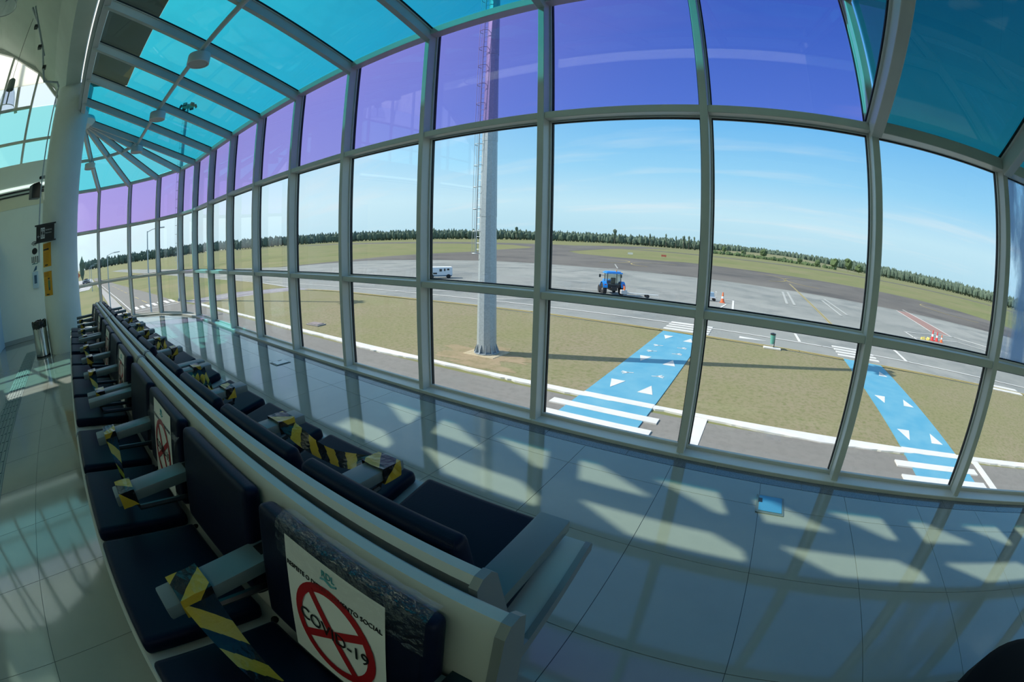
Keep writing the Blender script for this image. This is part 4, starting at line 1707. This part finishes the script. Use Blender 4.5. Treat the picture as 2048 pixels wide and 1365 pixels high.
def tape(bx, side, ua, ub, va, vb, label, width=.068, strands=1, sag=.09, twist=0.0, thin=False):
    rz = YAWB + (0 if side > 0 else PI)
    U = Vector((math.cos(rz), math.sin(rz), 0))
    V = Vector((-math.sin(rz), math.cos(rz), 0))
    O = Vector((bx, bench_y(bx) + (.004 if side > 0 else -.004), 0))
    Zv = Vector((0, 0, 1))
    b = MB()
    uvl = b.b.loops.layers.uv.new('UVMap')
    sg = 1 if ub > ua else -1
    for s_ in range(strands):
        off = (s_ - (strands - 1) / 2) * .03 + (random.uniform(-.02, .02) if strands > 1 else 0)
        for (uu, vv, d) in ((ua, va, sg), (ub, vb, -sg)):
            if s_:
                break
            hw, hz = .049, .0265
            loop = [(d * hw, -hz), (d * hw, hz), (-d * hw, hz), (-d * hw, -hz), (d * hw, -hz)]
            pts = []
            for (a0, z0_), (a1, z1_) in zip(loop, loop[1:]):
                for f in (0, .5):
                    pts.append(O + U * (uu + a0 + (a1 - a0) * f) + V * vv + Zv * (.640 + z0_ + (z1_ - z0_) * f))
            ribbon(b, pts, [V] * len(pts), width * 1.05, uvl, .0015)
        n = 20
        pts, wd = [], []
        for i in range(n + 1):
            f = i / n
            uu = (ua + sg * .049) + (ub - ua - sg * .098) * f
            sg_ = sag * 4 * f * (1 - f) * (1 + .35 * s_)
            pts.append(O + U * uu + V * (va + (vb - va) * f + off) + Zv * (.645 - sg_))
            an = twist * math.sin(PI * f) + (random.uniform(-.5, .5) if strands > 1 else 0)
            wd.append(V * math.cos(an) + Zv * math.sin(an))
        narrow = [width * (1 - (.6 if thin else .25) * math.sin(PI * i / n)) for i in range(n + 1)]
        for i in range(n):
            ribbon(b, pts[i:i + 2], [wd[i] * narrow[i] / width, wd[i + 1] * narrow[i + 1] / width], width, uvl, 0.0, i * .03)
    bmesh.ops.remove_doubles(b.b, verts=b.b.verts[:], dist=.0004)
    o = b.build('barrier_tape', TAPE)
    return tag(o, label, 'tape', 'yellow and black barrier tapes between armrests')


random.seed(21)
tape(RX[0], -1, -.565, -1.13, .345, .30, 'wide striped tape over the nearest seat of the hall side', .088, 1, .10, .5)
tape(RX[0], -1, .565, 0.0, .36, .385, 'narrow twisted striped tape over the third seat of the nearest hall-side bench', .06, 1, .10, .9, True)
tape(RX[1], -1, -.565, -1.13, .36, .34, 'striped tape over the first seat of the middle hall-side bench', .06, 1, .12, .8, True)
tape(RX[1], -1, .565, 0.0, .36, .35, 'striped tape over the third seat of the middle hall-side bench', .06, 1, .12, .8, True)
tape(RX[2], -1, -.565, -1.13, .36, .35, 'striped tape over the first seat of the farthest hall-side bench', .06, 1, .12, .8, True)
tape(RX[2], -1, .565, 0.0, .36, .35, 'striped tape over the third seat of the farthest hall-side bench', .06, 1, .12, .8, True)
tape(WX[0], 1, 0.0, .565, .34, .375, 'striped tape twisting to wide over the second seat nearest the glass', .072, 1, .05, 1.2)
tape(WX[0], 1, -1.13, -.565, .33, .33, 'crumpled bunch of striped tape on the nearest glass-side bench, fourth seat', .05, 4, .06, 1.0)
tape(WX[1], 1, 0.0, .565, .34, .36, 'crumpled striped tape over the second seat of the middle glass-side bench', .05, 3, .07, 1.0)
tape(WX[1], 1, -1.13, -.565, .34, .34, 'crumpled striped tape over the fourth seat of the middle glass-side bench', .05, 3, .07, 1.0)
tape(WX[2], 1, 0.0, .565, .34, .34, 'crumpled striped tape over the second seat of the farthest glass-side bench', .05, 2, .06, 1.0)

# ---- round ceiling lamps on the purlin
def round_lamp(x, y, z, label):
    t = empty('ceiling_lamp', (x, y, z), 0, label=label, cat='lamp', group='round surface lamps along the glass roof')
    q = MB()
    q.lathe([(0, .12), (.135, .12), (.14, .11), (.14, 0), (.125, 0), (.12, .012), (0, .012)], (0, 0, 0), 28)
    q.build('housing', LAMPW, t, smooth=True)
    q = MB()
    q.lathe([(0, .006), (.118, .006), (.118, .011), (0, .011)], (0, 0, 0), 28)
    q.build('diffuser', mat('lamp_diffuser', (.45, .45, .40), .5), t)


zl = ZP - .255
round_lamp(mx(6), YP, zl, 'largest round white ceiling lamp, nearest on the roof purlin')
round_lamp(mx(8), YP, zl, 'second round white ceiling lamp along the purlin')
round_lamp(mx(10), YP, zl, 'third round white ceiling lamp where the fan begins')
e = Vector((MUL[-3][0], MUL[-3][1], ZE))
md = hub + (e - hub) * ((YP - YR) / (YE - YR))
round_lamp(md.x, md.y, md.z - .24, 'fourth round white ceiling lamp inside the fan, by the column')


# ---- pendant lamps
def pendant(x, y, zb, label, ztop):
    t = empty('pendant_lamp', (x, y, zb), 0, label=label, cat='lamp', group='bell pendant lamps of the hall')
    q = MB()
    q.lathe([(.245, 0), (.235, .02), (.215, .16), (.17, .30), (.11, .40), (.10, .40), (.16, .30), (.205, .16), (.236, .012)], (0, 0, 0), 28)
    q.build('shade', ACRYL, t, smooth=True)
    q = MB()
    q.lathe([(.10, .38), (.105, .42), (.09, .58), (.05, .61), (0, .61)], (0, 0, 0), 20)
    q.build('gear_box', mat('pendant_grey', (.22, .26, .25), .5), t, smooth=True)
    q = MB()
    q.tube([(0, 0, .10), (0, 0, .38)], .02, 8)
    q.build('lamp_tube', mat('pendant_tube', (.3, .33, .36), .4), t)
    q = MB()
    q.tube([(0, 0, .61), (0, 0, ztop - zb)], .006, 5)
    q.build('cord', DARK, t)
    q = MB()
    q.lathe([(.243, -.004), (.25, 0), (.243, .012)], (0, 0, 0), 28)
    q.build('rim', LAMPW, t)


pendant(-9.2, -2.27, 4.66, 'small hanging bell lamp with clear shade left of the column', 6.62)
pendant(-5.75, -2.10, 4.90, 'bell pendant lamp cut off by the top left corner', 6.5)

# ---- conduit on the vault and column
cd = empty('conduit', (-8.5, -1.0, 4.8), 0, label='grey cable conduits running from the vault down the column side', cat='conduit')
q = MB()
q.tube([(0.55, -1.1, 1.35), (.42, -.85, 1.1), (.25, -.52, .62), (.10, -.33, .15), (.0, -.28, .02), (-.08, .05, .0), (-.12, .10, -.08)], .022, 8)
q.tube([(-.12, .10, -.08), (-.12, .075, -2.0), (-.12, .075, -3.2)], .014, 8)
q.build('pipe', GALV, cd)
q = MB()
q.tube([(.70, -1.0, 1.28), (.40, -.70, .88), (.2, -.42, .45)], .022, 8)
q.build('pipe', GALV, cd)
for k in range(3):
    q = MB()
    q.box(-.05, .05, -.04, .04, -.03, .03)
    o = q.build('clip', DARK, cd)
    o.location = (.12 + .16 * k, -.35 - .24 * k, .25 + .36 * k)

# ---- column posters, hanging sign, speaker, camera
YEL = mat('poster_yellow', (.62, .30, .010), .5)
CX, CY, CR = -8.9, -.47, .41


def curved(name, a0, a1, z0, z1, material, parent, off=.004, n=10):
    q = MB()
    A, B = [], []
    for i in range(n + 1):
        a = math.radians(a0 + (a1 - a0) * i / n)
        for L, z in ((A, z0), (B, z1)):
            L.append(q.b.verts.new((CX + (CR + off) * math.cos(a), CY + (CR + off) * math.sin(a), z)))
    for i in range(n):
        q.b.faces.new((A[i], A[i + 1], B[i + 1], B[i]))
    return q.build(name, material, parent)


def poster(z0, z1, lbl, person):
    t = empty('poster', (0, 0, 0), 0, label=lbl, cat='poster', group='yellow posters on the column')
    curved('sheet', -64, -25, z0, z1, YEL, t)
    h = z1 - z0
    if not person:
        curved('text_block', -60, -33, z0 + h * .70, z0 + h * .77, INK, t, .006)
        for k in range(4):
            curved('text_line', -58, -36, z0 + h * (.82 + .04 * k), z0 + h * (.832 + .04 * k), mat('ochre_ink', (.32, .13, .004), .5), t, .006)
        for k in range(6):
            curved('text_line', -58, -34, z0 + h * (.22 + .07 * k), z0 + h * (.232 + .07 * k), mat('ochre_ink', (.32, .13, .004), .5), t, .006)
        curved('text_block', -52, -38, z0 + h * .05, z0 + h * .10, INK, t, .006)
    else:
        for k in range(4):
            curved('text_line', -60, -36, z0 + h * (.80 + .045 * k), z0 + h * (.818 + .045 * k), mat('ochre_ink', (.32, .13, .004), .5), t, .006)
        for k in range(6):
            curved('text_line', -60, -46, z0 + h * (.25 + .08 * k), z0 + h * (.262 + .08 * k), mat('ochre_ink', (.32, .13, .004), .5), t, .006)
        curved('figure_head', -40, -34, z0 + h * .62, z0 + h * .70, mat('skin_print', (.30, .20, .12), .6), t, .006)
        curved('figure_hair', -41, -33, z0 + h * .69, z0 + h * .73, INK, t, .007)
        curved('figure_body', -41, -32, z0 + h * .34, z0 + h * .62, mat('green_print', (.10, .20, .10), .6), t, .006)
        curved('figure_legs', -40, -33, z0 + h * .22, z0 + h * .34, mat('dark_print', (.05, .08, .10), .6), t, .006)
        curved('text_block', -52, -38, z0 + h * .03, z0 + h * .08, INK, t, .006)


poster(1.50, 1.90, 'upper yellow text poster wrapped on the grey column', False)
poster(1.01, 1.42, 'lower yellow poster with a small figure on the grey column', True)

hs = empty('hanging_sign', (-8.38, -.76, 2.06), 0, label='black restroom direction sign with arrow beside the column', cat='sign')
q = MB()
q.box(-.012, .012, -.20, .20, -.13, .13)
q.build('panel', BLACK, hs)
for z in (-.14, .14):
    q = MB()
    q.box(-.02, .02, -.235, .235, z - .012, z + .012)
    q.build('rail', DARK, hs)
WINK = mat('sign_white', (.62, .64, .62), .5)
RY = (PI / 2, 0, PI / 2)
q = MB()
q.beam((-.17, -.045, 0), (-.12, -.045, 0), .006, .003)
q.beam((-.17, -.045, 0), (-.15, -.025, 0), .006, .003)
q.beam((-.17, -.045, 0), (-.15, -.065, 0), .006, .003)
put('arrow', q.mesh('arrow', WINK), hs, (.0135, 0, 0), RY)
q = MB()
q.box(-.10, -.01, -.09, .09, 0, .001)
put('pictogram_field', q.mesh('pictogram_field', WINK), hs, (.0130, 0, 0), RY)
q = MB()
for dx in (-.078, -.032):
    q.prism([(dx + .011 * math.cos(a), .055 + .011 * math.sin(a)) for a in [k * PI / 5 for k in range(10)]], 0, .001)
q.prism([(-.094, .035), (-.062, .035), (-.064, -.02), (-.072, -.02), (-.072, -.07), (-.084, -.07), (-.084, -.02), (-.092, -.02)], 0, .001)
q.prism([(-.040, .035), (-.024, .035), (-.012, -.025), (-.026, -.025), (-.026, -.07), (-.038, -.07), (-.038, -.025), (-.052, -.025)], 0, .001)
q.box(-.0565, -.0535, -.085, .085, 0, .001)
put('pictogram', q.mesh('pictogram', BLACK), hs, (.0145, 0, 0), RY)
put('lettering', text_mesh('Sanitários', .036, WINK, align='LEFT'), hs, (.0135, .005, .045), RY)
put('lettering', text_mesh('Restrooms', .030, WINK, align='LEFT'), hs, (.0135, .005, -.005), RY)

sp = empty('loudspeaker', (-9.25, -1.13, 2.80), .5, label='small black loudspeaker mounted on the column side', cat='loudspeaker')
q = MB()
q.sweep([(-.13, 0), (.13, 0), (.13, .20), (.05, .30), (-.13, .26)], -.11, .11)
q.build('cabinet', BLACK, sp, bevel=.02)
q = MB()
q.box(-.02, .02, .1, .34, .12, .18)
q.build('bracket', DARK, sp)
cc = empty('security_camera', (-9.0, -.99, 3.12), .4, label='tiny grey security camera above the loudspeaker', cat='camera')
q = MB()
q.tube([(-.02, .10, .02), (.05, 0, 0)], .035, 8)
q.build('body', GALV, cc)
q = MB()
q.tube([(.05, 0, 0), (.08, -.045, -.012)], .030, 8)
q.build('lens', BLACK, cc)
# stickers on the end wall
def sticker(z, name, label):
    return empty(name, (XW + .006, -1.40, z), 0, label=label, cat='sticker')


st = sticker(1.98, 'wireless_sticker', 'black wireless face pictogram stuck on the end wall')
q = MB()
for r in (.05, .085, .12):
    q.tube([(r * math.cos(math.radians(a)), .10 + r * math.sin(math.radians(a)), 0) for a in range(35, 146, 11)], .008, 4)
q.prism([(.085 * math.cos(k * PI / 8), .075 * math.sin(k * PI / 8)) for k in range(16)], 0, .003)
put('pictogram', q.mesh('pictogram', INK), st, (0, 0, 0), RY)
q = MB()
for k in range(4):
    q.box(-.10 + .06 * k, -.075 + .06 * k, -.26 - .02 * (k % 2), -.12, 0, .003)
put('text_lines', q.mesh('text_lines', INK), st, (0, 0, 0), RY)
st = sticker(1.58, 'notice_sticker', 'small blue and orange notice stuck below the wireless sign')
q = MB()
q.prism([(-.06, -.06), (.02, .05), (.06, .06), (.05, -.03)], 0, .003)
put('picture', q.mesh('picture', mat('sticker_blue', (.04, .12, .2), .5)), st, (0, 0, 0), RY)
q = MB()
q.box(-.08, -.03, -.11, -.07, 0, .003)
q.box(.0, .07, -.10, -.07, 0, .003)
put('picture_base', q.mesh('picture_base', mat('sticker_orange', (.4, .2, .08), .5)), st, (0, 0, 0), RY)
q = MB()
q.box(-.09, .09, .10, .12, 0, .003)
put('text_lines', q.mesh('text_lines', mat('sticker_teal', (.15, .3, .3), .5)), st, (0, 0, 0), RY)
ds = empty('gel_dispenser', (XW + .02, -1.40, 1.33), 0, label='pale blue hand gel dispenser on the end wall', cat='dispenser')
q = MB()
q.box(-.012, .05, -.09, .09, -.20, .18)
q.build('housing', mat('dispenser_blue', (.50, .66, .74), .4), ds, bevel=.02)
q = MB()
q.box(.05, .058, -.03, .05, -.09, .10)
q.build('window', mat('dispenser_dark', (.05, .13, .22), .3), ds)

# ---- waste bin by the column
wb = empty('waste_bin', (-8.78, -1.06, 0), 0, label='tall polished steel bin with black liner in front of the column', cat='bin')
q = MB()
q.lathe([(0, .02), (.165, .02), (.165, .58), (.158, .58)], (0, 0, 0), 32)
q.build('body', STAINLESS, wb, smooth=True)
q = MB()
q.lathe([(0, 0), (.17, 0), (.17, .03), (0, .03)], (0, 0, 0), 32)
q.build('base_ring', BLACK, wb)
q = MB()
n = 32
prof = [(.168, .50), (.176, .56), (.172, .615), (.150, .62), (.145, .50), (0, .40)]
rings = []
for r, z in prof:
    rings.append([q.b.verts.new(((r + random.uniform(-.005, .006)) * math.cos(2 * PI * i / n), (r + random.uniform(-.005, .006)) * math.sin(2 * PI * i / n), z + random.uniform(-.018, .018))) for i in range(n)])
for A, B in zip(rings, rings[1:]):
    for i in range(n):
        q.b.faces.new((A[i], A[(i + 1) % n], B[(i + 1) % n], B[i]))
q.build('liner', mat('bag_black', (.008, .008, .009), .22), wb)

# ---- floor outlet boxes
def outlet(x, y, colm, label):
    t = empty('floor_outlet', (x, y, 0), 0, label=label, cat='outlet', group='flush floor outlets near the glass')
    q = MB()
    q.box(-.088, .088, -.098, .098, -.002, .006)
    q.build('frame', ALU, t, bevel=.002, seg=1)
    q = MB()
    q.box(-.072, .075, -.080, .085, .006, .010)
    q.build('lid', colm, t, bevel=.002, seg=1)
    q = MB()
    q.box(-.078, -.052, .005, .05, .0095, .0115)
    q.build('finger_slot', BLACK, t)


outlet(.335, 2.235, mat('outlet_blue', (.06, .25, .48), .25), 'blue lidded floor outlet right of the middle, near the glass')
outlet(-4.44, 2.25, mat('outlet_grey', (.50, .58, .62), .25), 'pale floor outlet further left near the glass')

# ---- black pouf at the lower right corner
pf = empty('pouf', (1.34, .335, 0), 0, label='black round upholstered seat cut off by the lower right corner', cat='stool')
q = MB()
q.lathe([(0, .02), (.44, .02), (.49, .06), (.50, .20), (.50, .36), (.485, .42), (.44, .45), (.2, .46), (0, .46)], (0, 0, 0), 48)
q.build('cushion', mat('black_cloth', (.004, .004, .005), .85, spec=.1), pf, smooth=True)
q = MB()
q.lathe([(0, 0), (.40, 0), (.40, .03), (0, .03)], (0, 0, 0), 32)
q.build('base', DARK, pf)
